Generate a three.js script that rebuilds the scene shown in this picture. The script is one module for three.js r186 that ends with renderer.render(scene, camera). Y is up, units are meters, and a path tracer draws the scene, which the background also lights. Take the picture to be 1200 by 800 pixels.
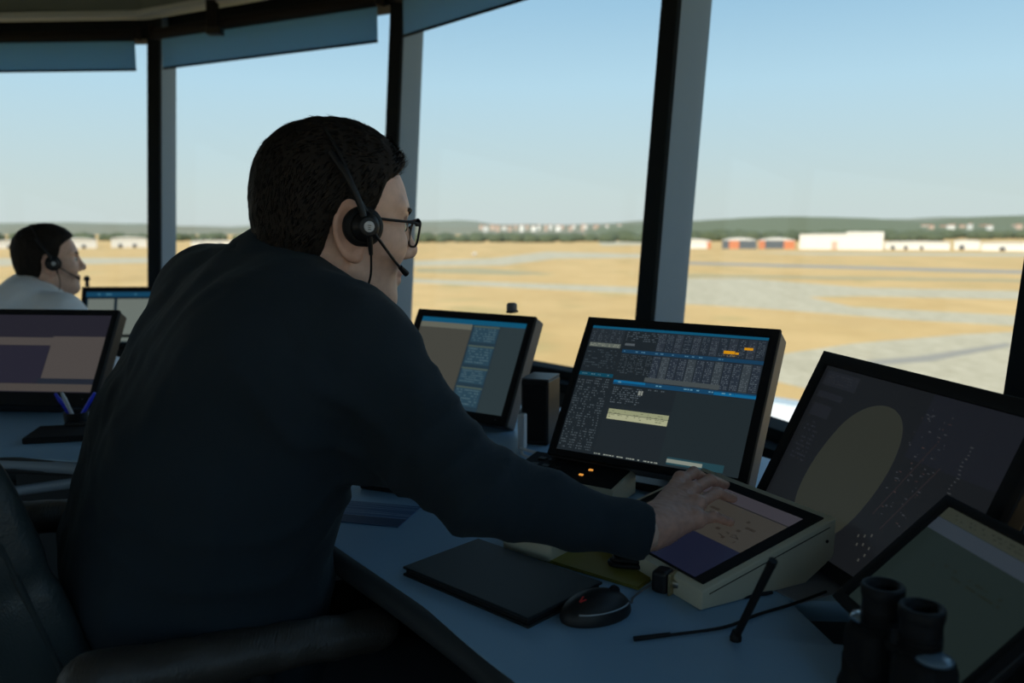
import * as THREE from 'three';
import { RoundedBoxGeometry } from 'three/addons/geometries/RoundedBoxGeometry.js';
import { mergeGeometries, toCreasedNormals } from 'three/addons/utils/BufferGeometryUtils.js';
import { createNoise2D, createNoise3D } from 'simplex-noise';

// ------------------------------------------------------------------ camera, sky, sun, exposure
const scene = new THREE.Scene();
const camera = new THREE.PerspectiveCamera(43.6, 1.5, 0.05, 60000);
camera.position.set(0, 1.2, 0);
camera.rotation.set(THREE.MathUtils.degToRad(-7.63), 0, 0);
camera.focus = 1.25;
camera.userData.fStop = 4.0;
scene.add(camera);

const renderer = new THREE.WebGLRenderer();
renderer.toneMapping = THREE.LinearToneMapping;
renderer.toneMappingExposure = 1.0;
renderer.shadowMap.enabled = true;

function makeSky() {
  const W = 64, H = 512, data = new Float32Array(W * H * 4);
  const stops = [[-90, .42, .40, .34], [-1, .60, .64, .62], [0, .63, .70, .68], [2, .62, .72, .70], [5, .57, .73, .77], [9, .50, .73, .86], [14, .36, .60, .79], [30, .22, .43, .64], [60, .14, .30, .52], [90, .12, .26, .47]];
  for (let j = 0; j < H; j++) {
    const el = (j + .5) / H * 180 - 90;
    let k = 0;
    while (k < stops.length - 2 && el > stops[k + 1][0]) k++;
    const a = stops[k], b = stops[k + 1], t = THREE.MathUtils.clamp((el - a[0]) / (b[0] - a[0]), 0, 1);
    for (let i = 0; i < W; i++) for (let c = 0; c < 4; c++) data[(j * W + i) * 4 + c] = c < 3 ? a[c + 1] + (b[c + 1] - a[c + 1]) * t : 1;
  }
  const t = new THREE.DataTexture(data, W, H, THREE.RGBAFormat, THREE.FloatType);
  t.mapping = THREE.EquirectangularReflectionMapping; t.magFilter = THREE.LinearFilter; t.minFilter = THREE.LinearFilter; t.needsUpdate = true;
  return t;
}
scene.background = makeSky();
scene.environment = scene.background;

const sun = new THREE.DirectionalLight(new THREE.Color(1, .91, .78), 5.2);
sun.name = 'sun';
sun.position.set(-35, 75, 56);
sun.target.position.set(0, 0, 0);
sun.castShadow = true;
sun.shadow.mapSize.set(4096, 4096);
Object.assign(sun.shadow.camera, { left: -60, right: 60, top: 60, bottom: -60, near: 1, far: 260 });
scene.add(sun, sun.target);

// ------------------------------------------------------------------ helpers
let seed = 12345;
const rnd = () => { seed = (seed * 1664525 + 1013904223) >>> 0; return seed / 4294967296; };
const rr = (a, b) => a + (b - a) * rnd();
const n2 = createNoise2D(rnd), n3 = createNoise3D(rnd);
const V = (a, b, c) => Array.isArray(a) ? new THREE.Vector3(...a) : new THREE.Vector3(a, b, c);
const rad = THREE.MathUtils.degToRad;
const lin = (r, g, b) => new THREE.Color().setRGB(r, g, b);
const taken = new Map();
function numbered(n) { const k = taken.get(n) ?? 0; taken.set(n, k + 1); return k ? n + '_' + String(k).padStart(3, '0') : n; }
function std(color, roughness = .7, o = {}) { return new THREE.MeshPhysicalMaterial({ color, roughness, ...o }); }
function tag(o, label, category, group, kind) {
  if (label) o.userData.label = label;
  if (category) o.userData.category = category;
  if (group) o.userData.group = group;
  if (kind) o.userData.kind = kind;
  return o;
}
function part(name, geo, mat, parent, label) {
  const m = new THREE.Mesh(Array.isArray(geo) ? join(geo) : geo, mat);
  m.name = parent ? name : numbered(name); m.castShadow = m.receiveShadow = true;
  if (label) m.userData.label = label;
  (parent ?? scene).add(m);
  return m;
}
function group(name, pos = [0, 0, 0], turn = 0) {
  const g = new THREE.Group(); g.name = numbered(name); g.position.set(...pos); g.rotation.y = turn; scene.add(g); return g;
}
function struct(name, geo, mat, label) { return tag(part(name, geo, mat), label, null, null, 'structure'); }
function join(list) {
  const l = list.map((g) => {
    const k = g.index ? g.toNonIndexed() : g;
    for (const a of Object.keys(k.attributes)) if (!['position', 'normal', 'uv'].includes(a)) k.deleteAttribute(a);
    if (!k.attributes.uv) k.setAttribute('uv', new THREE.BufferAttribute(new Float32Array(k.attributes.position.count * 2), 2));
    return k;
  });
  return mergeGeometries(l);
}
const box = (w, h, d, x = 0, y = 0, z = 0, r = .004) => new RoundedBoxGeometry(w, h, d, 2, Math.min(r, w / 2.01, h / 2.01, d / 2.01)).translate(x, y, z);
const cyl = (r1, r2, h, x = 0, y = 0, z = 0, n = 28) => new THREE.CylinderGeometry(r1, r2, h, n).translate(x, y, z);
function tube(pts, r, n = 40, m = 8, closed = false) { return new THREE.TubeGeometry(new THREE.CatmullRomCurve3(pts.map((p) => V(p)), closed, 'centripetal'), n, r, m, closed); }
function lathe(prof, n = 40) { return new THREE.LatheGeometry(prof.map((p) => new THREE.Vector2(p[0], p[1])), n); }
function rod(a, b, r1, r2 = r1, n = 16) {
  const A = V(a), B = V(b), d = B.clone().sub(A), g = new THREE.CylinderGeometry(r2, r1, d.length(), n);
  g.applyQuaternion(new THREE.Quaternion().setFromUnitVectors(V(0, 1, 0), d.clone().normalize()));
  return g.translate((A.x + B.x) / 2, (A.y + B.y) / 2, (A.z + B.z) / 2);
}
// flat slab over a polygon of [x, z] points, top at y, with thickness
function slab(poly, y, th, bevel = 0) {
  const s = new THREE.Shape(poly.map(([x, z]) => new THREE.Vector2(x, -z)));
  const g = new THREE.ExtrudeGeometry(s, { depth: th - 2 * bevel, bevelEnabled: bevel > 0, bevelSize: bevel, bevelThickness: bevel, bevelOffset: -bevel, bevelSegments: 3, curveSegments: 6 });
  g.rotateX(-Math.PI / 2); g.translate(0, y - th + bevel, 0);
  return bevel ? toCreasedNormals(g, .5) : g;
}
function noiseTex(size, fn, srgb = true) {
  const d = new Uint8Array(size * size * 4);
  for (let j = 0; j < size; j++) for (let i = 0; i < size; i++) {
    const c = fn(i / size, j / size), k = (j * size + i) * 4;
    d[k] = c[0]; d[k + 1] = c[1]; d[k + 2] = c[2]; d[k + 3] = 255;
  }
  const t = new THREE.DataTexture(d, size, size); t.wrapS = t.wrapT = THREE.RepeatWrapping; t.magFilter = THREE.LinearFilter; t.minFilter = THREE.LinearMipmapLinearFilter; t.generateMipmaps = true;
  if (srgb) t.colorSpace = THREE.SRGBColorSpace;
  t.needsUpdate = true; return t;
}
// tileable fractal noise on the unit square (noise on a torus, in 3-D slices)
function tile(u, v, f, s = 0) {
  const a = u * 2 * Math.PI, b = v * 2 * Math.PI;
  return .5 * (n3(Math.cos(a) * f, Math.sin(a) * f, Math.cos(b) * f + s) + n3(Math.sin(b) * f, Math.cos(a) * f + 7 + s, Math.sin(a) * f));
}
const grainBump = noiseTex(256, (u, v) => { const g = 128 + 60 * tile(u, v, 12) + 50 * (rnd() - .5); return [g, g, g]; }, false);
const clothBump = noiseTex(256, (u, v) => { const g = 128 + 50 * Math.sin(u * 402.1) * Math.sin(v * 402.1) + 40 * (rnd() - .5); return [g, g, g]; }, false);
const rep = (t, a, b = a) => { const c = t.clone(); c.repeat.set(a, b); c.needsUpdate = true; return c; };

// ------------------------------------------------------------------ materials
const M = {
  desk: std(lin(.23, .385, .55), .5, { bumpMap: rep(grainBump, 6), bumpScale: .0003 }),
  deskEdge: std(lin(.03, .033, .036), .6),
  deskPale: std(lin(.22, .27, .33), .5),
  cabinet: std(lin(.02, .022, .025), .7),
  black: std(lin(.012, .012, .013), .45, { specularIntensity: .6 }),
  blackMatte: std(lin(.010, .010, .011), .75, { specularIntensity: .35 }),
  rubber: std(lin(.007, .007, .008), .6, { specularIntensity: .5 }),
  greyPlastic: std(lin(.10, .10, .105), .5),
  cream: std(lin(.50, .47, .36), .5, { bumpMap: rep(grainBump, 3), bumpScale: .0002 }),
  mullionDark: std(lin(.010, .014, .017), .8, { specularIntensity: .2 }),  // near-black of sills and beams; also paints the shade on mullion inner faces
  mullion: std(lin(.17, .26, .35), .6, { bumpMap: rep(grainBump, 1, 8), bumpScale: .0002 }),
  header: std(lin(.30, .37, .42), .7),  // pale tone standing for light on the ceiling edge
  soffit: std(lin(.10, .145, .165), .8),
  ceiling: std(lin(.11, .135, .14), .9, { bumpMap: rep(grainBump, 3), bumpScale: .002 }),
  wall: std(lin(.05, .052, .055), .9, { bumpMap: rep(grainBump, 3), bumpScale: .001 }),
  carpet: std(lin(.022, .024, .028), 1, { bumpMap: rep(grainBump, 20), bumpScale: .003 }),
  glass: new THREE.MeshPhysicalMaterial({ color: lin(.97, .985, .99), roughness: 0, transmission: 1, thickness: 0, ior: 1.45, specularIntensity: .25 }),
  shade: new THREE.MeshPhysicalMaterial({ color: lin(.23, .42, .58), roughness: .9, transmission: .9, thickness: 0, side: THREE.DoubleSide }),
  steel: std(lin(.45, .45, .46), .35, { metalness: 1 }),
  brass: std(lin(.42, .33, .18), .4, { metalness: .9 }),
  whitePaint: std(lin(.62, .61, .57), .6),
  leather: std(lin(.030, .040, .043), .42, { bumpMap: rep(grainBump, 4), bumpScale: .0012 }),
  leatherBrown: std(lin(.045, .036, .030), .5, { bumpMap: rep(grainBump, 4), bumpScale: .0015 }),
  jacket: std(lin(.007, .015, .023), .95, { sheen: .6, sheenColor: lin(.03, .06, .07), sheenRoughness: .6, bumpMap: rep(clothBump, 10), bumpScale: .0008 }),
  trousers: std(lin(.011, .012, .016), .95, { bumpMap: rep(clothBump, 10), bumpScale: .0008 }),
  shirt: std(lin(.80, .82, .86), .9, { bumpMap: rep(clothBump, 10), bumpScale: .0006 }),
  skin: std(lin(1, 1, 1), .5, { vertexColors: true, sheen: .15, sheenColor: lin(.6, .4, .3) }),
  hair: std(lin(.017, .0135, .011), .7, { specularIntensity: .3 }),
  hairGrey: std(lin(.07, .065, .06), .6),
  coverBlack: std(lin(.009, .012, .014), .5, { specularIntensity: .5, bumpMap: rep(grainBump, 4), bumpScale: .0006 }),
  shoe: std(lin(.008, .008, .008), .35),
  yellow: std(lin(.24, .20, .025), .6),
  navyPaper: std(lin(.05, .10, .20), .7),
  whitePlastic: std(lin(.55, .58, .62), .45),
};
for (const k of Object.keys(M)) M[k].name = k;

// ------------------------------------------------------------------ signed-distance bodies
const smin = (a, b, k) => { const h = Math.max(k - Math.abs(a - b), 0) / k; return Math.min(a, b) - h * h * k * .25; };
const smax = (a, b, k) => -smin(-a, -b, k);
const hyp = (a, b, c = 0) => Math.sqrt(a * a + b * b + c * c);
// tapered capsule between two joints
function cone(a, b, r1, r2) {
  const [ax, ay, az] = a, bx = b[0] - ax, by = b[1] - ay, bz = b[2] - az, l2 = bx * bx + by * by + bz * bz, rd = r1 - r2, a2 = l2 - rd * rd, il = 1 / l2;
  return (x, y, z) => {
    const px = x - ax, py = y - ay, pz = z - az, yy = px * bx + py * by + pz * bz, zz = yy - l2;
    const qx = px * l2 - bx * yy, qy = py * l2 - by * yy, qz = pz * l2 - bz * yy, x2 = qx * qx + qy * qy + qz * qz, y2 = yy * yy * l2, z2 = zz * zz * l2, k = Math.sign(rd) * rd * rd * x2;
    if (Math.sign(zz) * a2 * z2 > k) return Math.sqrt(x2 + z2) * il - r2;
    if (Math.sign(yy) * a2 * y2 < k) return Math.sqrt(x2 + y2) * il - r1;
    return (Math.sqrt(x2 * a2 * il) + yy * rd) * il - r1;
  };
}
const ball = (c, r) => (x, y, z) => hyp(x - c[0], y - c[1], z - c[2]) - r;
function egg(c, r) {
  const m = Math.min(...r);
  return (x, y, z) => {
    const a = (x - c[0]) / r[0], b = (y - c[1]) / r[1], d = (z - c[2]) / r[2], k0 = hyp(a, b, d), k1 = hyp(a / r[0], b / r[1], d / r[2]);
    return k1 < 1e-6 ? -m : k0 * (k0 - 1) / k1;
  };
}
function blend(list, k) { return (x, y, z) => { let d = list[0](x, y, z); for (let i = 1; i < list.length; i++) d = smin(d, list[i](x, y, z), k); return d; }; }
// surface nets: mesh of the zero level of f inside the box lo..hi with cells of size h
function netMesh(f, lo, hi, h, uvScale = 1) {
  const n = [0, 1, 2].map((i) => Math.ceil((hi[i] - lo[i]) / h) + 1), [nx, ny, nz] = n, val = new Float32Array(nx * ny * nz);
  const id = (i, j, k) => (k * ny + j) * nx + i;
  const B = 6, reach = B * h * .87 * 1.6 + h;
  for (let K = 0; K < nz; K += B) for (let J = 0; J < ny; J += B) for (let I = 0; I < nx; I += B) {
    const c = f(lo[0] + (I + B / 2) * h, lo[1] + (J + B / 2) * h, lo[2] + (K + B / 2) * h), far = Math.abs(c) > reach;   // far from the surface: one value fills the block
    for (let k = K; k < Math.min(K + B, nz); k++) for (let j = J; j < Math.min(J + B, ny); j++) for (let i = I; i < Math.min(I + B, nx); i++) {
      let d = far ? c : f(lo[0] + i * h, lo[1] + j * h, lo[2] + k * h);
      if (i === 0 || j === 0 || k === 0 || i === nx - 1 || j === ny - 1 || k === nz - 1) d = Math.max(d, h * .2);
      val[id(i, j, k)] = d;
    }
  }
  const cell = new Int32Array(nx * ny * nz).fill(-1), pos = [], idx = [];
  const E = [[0, 1], [2, 3], [4, 5], [6, 7], [0, 2], [1, 3], [4, 6], [5, 7], [0, 4], [1, 5], [2, 6], [3, 7]];
  for (let k = 0; k < nz - 1; k++) for (let j = 0; j < ny - 1; j++) for (let i = 0; i < nx - 1; i++) {
    let s = 0, X = 0, Y = 0, Z = 0, c = 0;
    const v = [];
    for (let q = 0; q < 8; q++) { v[q] = val[id(i + (q & 1), j + (q >> 1 & 1), k + (q >> 2))]; if (v[q] < 0) s |= 1 << q; }
    if (s === 0 || s === 255) continue;
    for (const [a, b] of E) if ((v[a] < 0) !== (v[b] < 0)) {
      const t = v[a] / (v[a] - v[b]);
      X += (a & 1) + ((b & 1) - (a & 1)) * t; Y += (a >> 1 & 1) + ((b >> 1 & 1) - (a >> 1 & 1)) * t; Z += (a >> 2) + ((b >> 2) - (a >> 2)) * t; c++;
    }
    cell[id(i, j, k)] = pos.length / 3;
    pos.push(lo[0] + (i + X / c) * h, lo[1] + (j + Y / c) * h, lo[2] + (k + Z / c) * h);
  }
  const quad = (a, b, c, d, flip) => { if (a < 0 || b < 0 || c < 0 || d < 0) return; flip ? idx.push(a, c, b, a, d, c) : idx.push(a, b, c, a, c, d); };
  for (let k = 1; k < nz - 1; k++) for (let j = 1; j < ny - 1; j++) for (let i = 1; i < nx - 1; i++) {
    const a = val[id(i, j, k)] < 0;
    if (a !== val[id(i + 1, j, k)] < 0) quad(cell[id(i, j - 1, k - 1)], cell[id(i, j, k - 1)], cell[id(i, j, k)], cell[id(i, j - 1, k)], !a);
    if (a !== val[id(i, j + 1, k)] < 0) quad(cell[id(i - 1, j, k - 1)], cell[id(i - 1, j, k)], cell[id(i, j, k)], cell[id(i, j, k - 1)], !a);
    if (a !== val[id(i, j, k + 1)] < 0) quad(cell[id(i - 1, j - 1, k)], cell[id(i, j - 1, k)], cell[id(i, j, k)], cell[id(i - 1, j, k)], !a);
  }
  const P = new Float32Array(pos), UV = new Float32Array(P.length / 3 * 2);
  for (let q = 0; q < P.length / 3; q++) { const x = P[q * 3], y = P[q * 3 + 1], z = P[q * 3 + 2]; UV[q * 2] = (x + .6 * z) * uvScale; UV[q * 2 + 1] = (y + .3 * z) * uvScale; }
  const g = new THREE.BufferGeometry();
  g.setAttribute('position', new THREE.BufferAttribute(P, 3)); g.setAttribute('uv', new THREE.BufferAttribute(UV, 2));
  g.setIndex(idx); g.computeVertexNormals();
  return g;
}

// ------------------------------------------------------------------ the cab: floor, ceiling, walls, windows
const ring = [[-5.35, -1.3], [-4.85, -3.1], [-3.43, -4.72], [-1.90, -4.62], [-.537, -3.89], [.463, -2.71], [.93, -1.45], [.80, -.05], [.45, 1.2], [-.45, 2.15], [-1.7, 2.6], [-3.1, 2.4], [-4.5, 1.6], [-5.3, .2]];
const GLAZED = ring.length, SILL = .66, HEAD = 2.2, LEAN = Math.tan(rad(4.6));
const outward = (a, b) => { const dx = b[0] - a[0], dz = b[1] - a[1], l = Math.hypot(dx, dz); return [dz / l, -dx / l]; };
const edges = ring.map((a, i) => { const b = ring[(i + 1) % ring.length]; return { a, b, n: outward(a, b) }; });
const vertN = ring.map((_, i) => { const p = edges[(i + ring.length - 1) % ring.length].n, q = edges[i].n, x = p[0] + q[0], z = p[1] + q[1], l = Math.hypot(x, z); return [x / l, z / l]; });
const grown = (d) => ring.map(([x, z], i) => [x + vertN[i][0] * d, z + vertN[i][1] * d]);
struct('floor', slab(grown(.25), 0, .2), M.carpet, 'dark carpeted floor of the control room');
struct('ceiling', slab(grown(.6), 2.62, .2), M.ceiling, 'dark grey ceiling above the windows');

// a box along an edge, inset along the normal, possibly leaning
function along(e, w, y0, y1, d, off = 0, gap = 0, lean = 0, r = .004) {
  const dx = e.b[0] - e.a[0], dz = e.b[1] - e.a[1], l = Math.hypot(dx, dz) - gap, g = box(l, y1 - y0, d, 0, 0, 0, r);
  if (lean) g.applyMatrix4(new THREE.Matrix4().makeShear(0, 0, 0, lean, 0, 0));
  g.rotateY(Math.atan2(-dz, dx));
  const o = off + lean * ((y0 + y1) / 2 - SILL);
  return g.translate((e.a[0] + e.b[0]) / 2 + e.n[0] * o, (y0 + y1) / 2, (e.a[1] + e.b[1]) / 2 + e.n[1] * o);
}
// sheared box between two heights following the outward lean of the glass
function leaning(e, y0, y1, d, off, gap) {
  const dx = e.b[0] - e.a[0], dz = e.b[1] - e.a[1], l = Math.hypot(dx, dz) - gap, g = new THREE.BoxGeometry(l, y1 - y0, d), p = g.attributes.position;
  for (let i = 0; i < p.count; i++) p.setZ(i, p.getZ(i) - LEAN * (p.getY(i) + (y0 + y1) / 2 - SILL));
  g.rotateY(Math.atan2(-dz, dx)); g.computeVertexNormals();
  return g.translate((e.a[0] + e.b[0]) / 2 + e.n[0] * off, (y0 + y1) / 2, (e.a[1] + e.b[1]) / 2 + e.n[1] * off);
}
edges.forEach((e, i) => {
  if (i >= GLAZED) { struct('wall_' + (i + 1), along(e, 0, -.1, 2.55, .16, .08), M.wall, 'dark solid wall behind the operators'); return; }
  struct('wall_' + (i + 1), along(e, 0, -.1, SILL - .04, .16, .08), M.wall, 'low dark wall under the window');
  struct('sill_' + (i + 1), along(e, 0, SILL - .04, SILL - .005, .24, .06), M.mullionDark, 'dark window sill');
  const w = group('window_' + (i + 1)); tag(w, 'tall outward-leaning glass pane of the control room', null, null, 'structure');
  part('pane', leaning(e, SILL, HEAD + .1, .008, .05, .06), M.glass, w);
  part('bottom_frame', along(e, 0, SILL - .005, SILL + .025, .09, .05, .08), M.mullionDark, w);
  struct('trim_' + (i + 1), along(e, 0, HEAD, 2.5, .14, .2), M.mullionDark, 'dark header beam over the window');
  struct('soffit_' + (i + 1), along(e, 0, 2.30, 2.44, .12, .02), M.soffit, 'grey-green soffit board below the ceiling');
  struct('lit_edge_strip_' + (i + 1), along(e, 0, 2.272, 2.298, .10, -.03), M.header, 'strip below the soffit, coloured pale as a lit ceiling edge');  // added strip, its pale colour stands in for the lit ceiling edge
});
// mullions between the panes: shade of the inner face painted as black, grey flanks
for (let i = 0; i < GLAZED; i++) {
  const [x, z] = ring[i], [nx, nz] = vertN[i], y0 = SILL - .04, y1 = HEAD + .12, m = group('mullion', [x, 0, z], 0);
  tag(m, 'leaning grey window mullion with shade painted black on its inner face', null, null, 'structure');
  const sheared = (w, d, o) => {
    const g = new THREE.BoxGeometry(w, y1 - y0, d).translate(0, (y0 + y1) / 2, o), p = g.attributes.position;
    for (let q = 0; q < p.count; q++) p.setZ(q, p.getZ(q) - LEAN * (p.getY(q) - SILL));
    g.computeVertexNormals(); return g.rotateY(Math.atan2(nx, nz) + Math.PI);
  };
  part('post', sheared(.07, .125, .0), M.mullion, m);
  part('shaded_inner_face', sheared(.078, .016, .07), M.mullionDark, m, 'inner strip of the mullion, painted black for shade');
}
// roller shades lowered a little way in front of the panes
[[2, 'beyond the man in white'], [3, 'behind the man in the dark jacket'], [4, 'in the pane showing the distant town'], [5, 'in the pane facing the white hangar']].forEach(([i, where]) => {
  const e = edges[i], dx = e.b[0] - e.a[0], dz = e.b[1] - e.a[1], l = Math.hypot(dx, dz), g = group('roller_shade', [(e.a[0] + e.b[0]) / 2, 2.19, (e.a[1] + e.b[1]) / 2], Math.atan2(-dz, dx));
  tag(g, 'mostly rolled-up blue-grey roller shade ' + where, 'shade', 'roller shades of the control room');
  part('roller', cyl(.028, .028, l - .13, 0, 0, 0, 20).rotateZ(Math.PI / 2), M.blackMatte, g);
  part('fabric', new THREE.BoxGeometry(l - .16, .155, .001).translate(0, -.0875, -.02), M.shade, g);
  part('hem_bar', box(l - .16, .012, .008, 0, -.17, -.02, .003), M.mullionDark, g);
  for (const s of [-1, 1]) part('bracket', box(.014, .07, .07, s * (l / 2 - .055), .01, 0), M.blackMatte, g);
});
{
  const g = group('ceiling_bracket', [-1.4461, 2.2374, -4.2958]); tag(g, 'small black bracket hanging from the window header', 'bracket');
  part('arm', box(.05, .13, .05, 0, -.02, 0, .006), M.blackMatte, g);
  part('foot', box(.075, .035, .06, .01, -.10, .01, .006), M.black, g);
}
// gallery and white parapet outside the windows
struct('gallery_roof', slab(grown(1.5), -.25, .2), std(lin(.30, .30, .29), .9), 'flat gallery roof outside the windows');
{
  const a = grown(1.22), g = [];
  for (let i = 0; i < GLAZED; i++) g.push(along({ a: a[i], b: a[(i + 1) % a.length], n: edges[i].n }, 0, -.3, .15, .12, .0, -.04));
  struct('parapet', g, M.whitePaint, 'white parapet outside below the windows');
}

// ------------------------------------------------------------------ the airfield
const GY = -30;
{
  const tex = noiseTex(512, (u, v) => {
    const a = tile(u, v, 1.2) * .5 + tile(u, v, 3, 5) * .3 + tile(u, v, 9, 9) * .2, b = tile(u, v, 2, 20);
    const k = .5 + .5 * a, o = Math.max(0, b - .15) * .8;
    return [200 + 38 * k - 40 * o, 166 + 36 * k - 18 * o, 104 + 36 * k - 14 * o].map((x) => Math.max(0, Math.min(255, x)));
  });
  const g = new THREE.PlaneGeometry(60000, 60000, 1, 1).rotateX(-Math.PI / 2).translate(0, GY, 0);
  const uv = g.attributes.uv; for (let i = 0; i < uv.count; i++) uv.setXY(i, uv.getX(i) * 60000 / 420, uv.getY(i) * 60000 / 420);
  struct('ground', g, std(lin(.78, .78, .78), 1, { map: tex }), 'dry straw-coloured airfield grass');
}
const concrete = std('#ffffff', .95, { map: noiseTex(256, (u, v) => { const k = tile(u, v, 2) * 14 + tile(u, v, 8, 3) * 10; return [200 + k, 190 + k, 162 + k]; }) }); concrete.color.setRGB(.80, .80, .80);
const asphalt = std(lin(.30, .28, .235), .95), oliveGrass = std(lin(.36, .31, .17), 1);
function strip(name, label, mat, pts, lift = .1) {
  const g = slab(pts, GY + lift, lift + .1), uv = g.attributes.uv, p = g.attributes.position;
  for (let i = 0; i < uv.count; i++) uv.setXY(i, p.getX(i) / 60, p.getZ(i) / 60);
  return struct(name, g, mat, label);
}
// outlines on the ground, in metres east and south of the tower
strip('taxiway_1', 'pale concrete taxiway crossing the dry grass', concrete, [[-68, -525], [10, -477], [71, -443], [64, -398], [9, -437], [-63, -489]], .12);
strip('taxiway_2', 'pale taxiway towards the runway', concrete, [[-102, -791], [-21, -855], [43, -1092], [158, -990], [140, -879], [43, -855], [-7, -702], [-89, -687]], .14);
strip('taxiway_3', 'far pale apron strip by the trees', concrete, [[186, -1868], [375, -1986], [292, -1548], [151, -1442]], .12);
strip('field_1', 'darker olive streak of grass', oliveGrass, [[-75, -651], [-26, -658], [29, -574], [0, -558], [-65, -596]], .11);
strip('taxiway_4', 'broad pale taxiway running towards the hangars', concrete, [[94, -525], [142, -525], [182, -443], [261, -414], [231, -365], [159, -388], [133, -383], [134, -334], [187, -296], [168, -265], [137, -285], [98, -327], [64, -353]], .12);
strip('apron', 'pale concrete apron near the tower', concrete, [[58, -202], [92, -228], [132, -248], [173, -261], [134, -190], [96, -144], [62, -152], [53, -173]], .13);
strip('taxiway_5', 'greyer streak across the apron', asphalt, [[70, -192], [99, -205], [134, -229], [132, -223], [98, -197], [70, -186]], .16);
strip('runway', 'distant grey runway strip', asphalt, [[142, -791], [388, -607], [360, -563], [132, -735]], .1);
strip('taxiway_6', 'far pale strip before the hangars', concrete, [[299, -1074], [651, -1022], [576, -904], [339, -974]], .1);
strip('field_2', 'olive streak of grass beside the runway', oliveGrass, [[103, -574], [320, -508], [305, -485], [186, -517], [98, -544]], .09);
strip('taxiway_7', 'pale taxiway beyond the seated man in white', concrete, [[-562, -855], [-368, -879], [-242, -811], [-220, -735], [-315, -753], [-442, -672]], .1);

// hills: ridges with real depth, each in one even colour
function ridge(name, label, mat, dist, depth, x0, x1, hFn, n = 90) {
  const s = [];
  for (let k = 0; k <= 8; k++) for (let i = 0; i <= n; i++) {
    const t = k / 8, x = x0 + (x1 - x0) * i / n, hh = hFn(x) * Math.sin(Math.PI * Math.min(1, t * .5 + (t > 0 ? .0 : 0))) ** 1.2;
    s.push(x, GY - 1 + hh + (t > .2 ? n2(x / 300, k * 1.7) * 6 * t : 0), -(dist + depth * t));
  }
  const idx = []; for (let k = 0; k < 8; k++) for (let i = 0; i < n; i++) { const a = k * (n + 1) + i, b = a + 1, c = a + n + 1, d = c + 1; idx.push(a, b, d, a, d, c); }
  const g = new THREE.BufferGeometry(); g.setAttribute('position', new THREE.Float32BufferAttribute(s, 3)); g.setIndex(idx); g.computeVertexNormals();
  return struct(name, g, mat, label);
}
ridge('hills', 'far scrub-covered hills on the horizon', std(lin(.20, .215, .16), 1), 14000, 3000, -16000, 16000, (x) => 90 + 90 * n2(x / 5200, 3) + 40 * n2(x / 1700, 8) + Math.max(0, x) * .012);
ridge('hill_wooded', 'low wooded hill behind the hangars', std(lin(.13, .15, .085), 1), 2600, 1600, 300, 5200, (x) => (52 + 18 * n2(x / 900, 4) + Math.min(1, Math.max(0, (x - 300) / 900)) * 16) * Math.min(1, Math.max(0, (x - 320) / 420)) ** .6);
ridge('hill_town', 'low rise carrying the distant town', std(lin(.20, .20, .14), 1), 3600, 1200, -2600, 900, (x) => 34 + 10 * n2(x / 700, 14));
{ // woodland of rounded crowns along the airfield edge
  const g = [], base = new THREE.IcosahedronGeometry(1, 1);
  const belt = (x0, x1, z, dz, n, h) => { for (let i = 0; i < n; i++) { const s = rr(.6, 1.1) * h; g.push(base.clone().scale(s * rr(.8, 1.5), s * rr(.7, 1), s).translate(rr(x0, x1), GY + s * .45, -(z + rr(0, dz)))); } };
  belt(-2400, -500, 1900, 400, 260, 13); belt(-520, 330, 1750, 400, 260, 13); belt(260, 1000, 1900, 500, 220, 17); belt(900, 3000, 2200, 600, 260, 18);
  tag(part('woodland', g, std(lin(.085, .105, .055), 1)), 'dark green woodland along the far edge of the airfield', 'woodland', null, 'stuff');
}
// buildings across the field
const bWhite = std(lin(.82, .80, .74), .8), bRoof = std(lin(.72, .71, .67), .7), bDark = std(lin(.10, .12, .14), .7), bOrange = std(lin(.62, .22, .10), .7), bPink = std(lin(.62, .46, .36), .85), bTile = std(lin(.42, .22, .14), .9), bGlass = std(lin(.05, .06, .08), .3);
function shed(name, label, cat, [x, z], w, h, d, wallMat, roofMat, doors = [], rise = .12, grp) {
  const g = group(name, [x, GY, z], Math.atan2(x, z) + Math.PI); tag(g, label, cat, grp);
  g.rotation.y = -Math.atan2(x, -z);
  part('wall', new THREE.BoxGeometry(w, h, d).translate(0, h / 2, -d / 2), wallMat, g);
  const s = new THREE.Shape(); s.moveTo(-w / 2 - 1, 0); s.quadraticCurveTo(0, h * rise * 2, w / 2 + 1, 0); s.lineTo(-w / 2 - 1, 0);
  part('roof', new THREE.ExtrudeGeometry(s, { depth: d + 2, bevelEnabled: false }).translate(0, h, -d - 1), roofMat, g);
  for (const [a, b, m, t] of doors) part(m === bGlass ? 'window' : 'door', new THREE.BoxGeometry(w * (b - a), h * (t ?? .8), 1).translate(w * ((a + b) / 2 - .5), h * (t ?? .8) / 2, .3), m, g);
  return g;
}
const bigHangar = shed('hangar', 'large long white hangar, the tallest building across the field', 'hangar', [460, -1205], 108, 21, 60, bWhite, bRoof, [[.40, .47, bPink, .55], [.75, .95, bRoof, .85]], .05);
part('end_block', new THREE.BoxGeometry(48, 24.5, 40).translate(32, 12.25, -19), bWhite, bigHangar, 'taller end block');
shed('hangar', 'dark hangar with pale roof and one orange door', 'hangar', [329, -1243], 48, 12, 40, bDark, bRoof, [[.20, .50, bOrange, .98]], .3);
shed('hangar', 'dark hangar with pale roof and orange doors at both ends', 'hangar', [383, -1243], 50, 12, 40, bDark, bRoof, [[.0, .18, bOrange, .98], [.70, 1, bOrange, 1]], .3);
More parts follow.
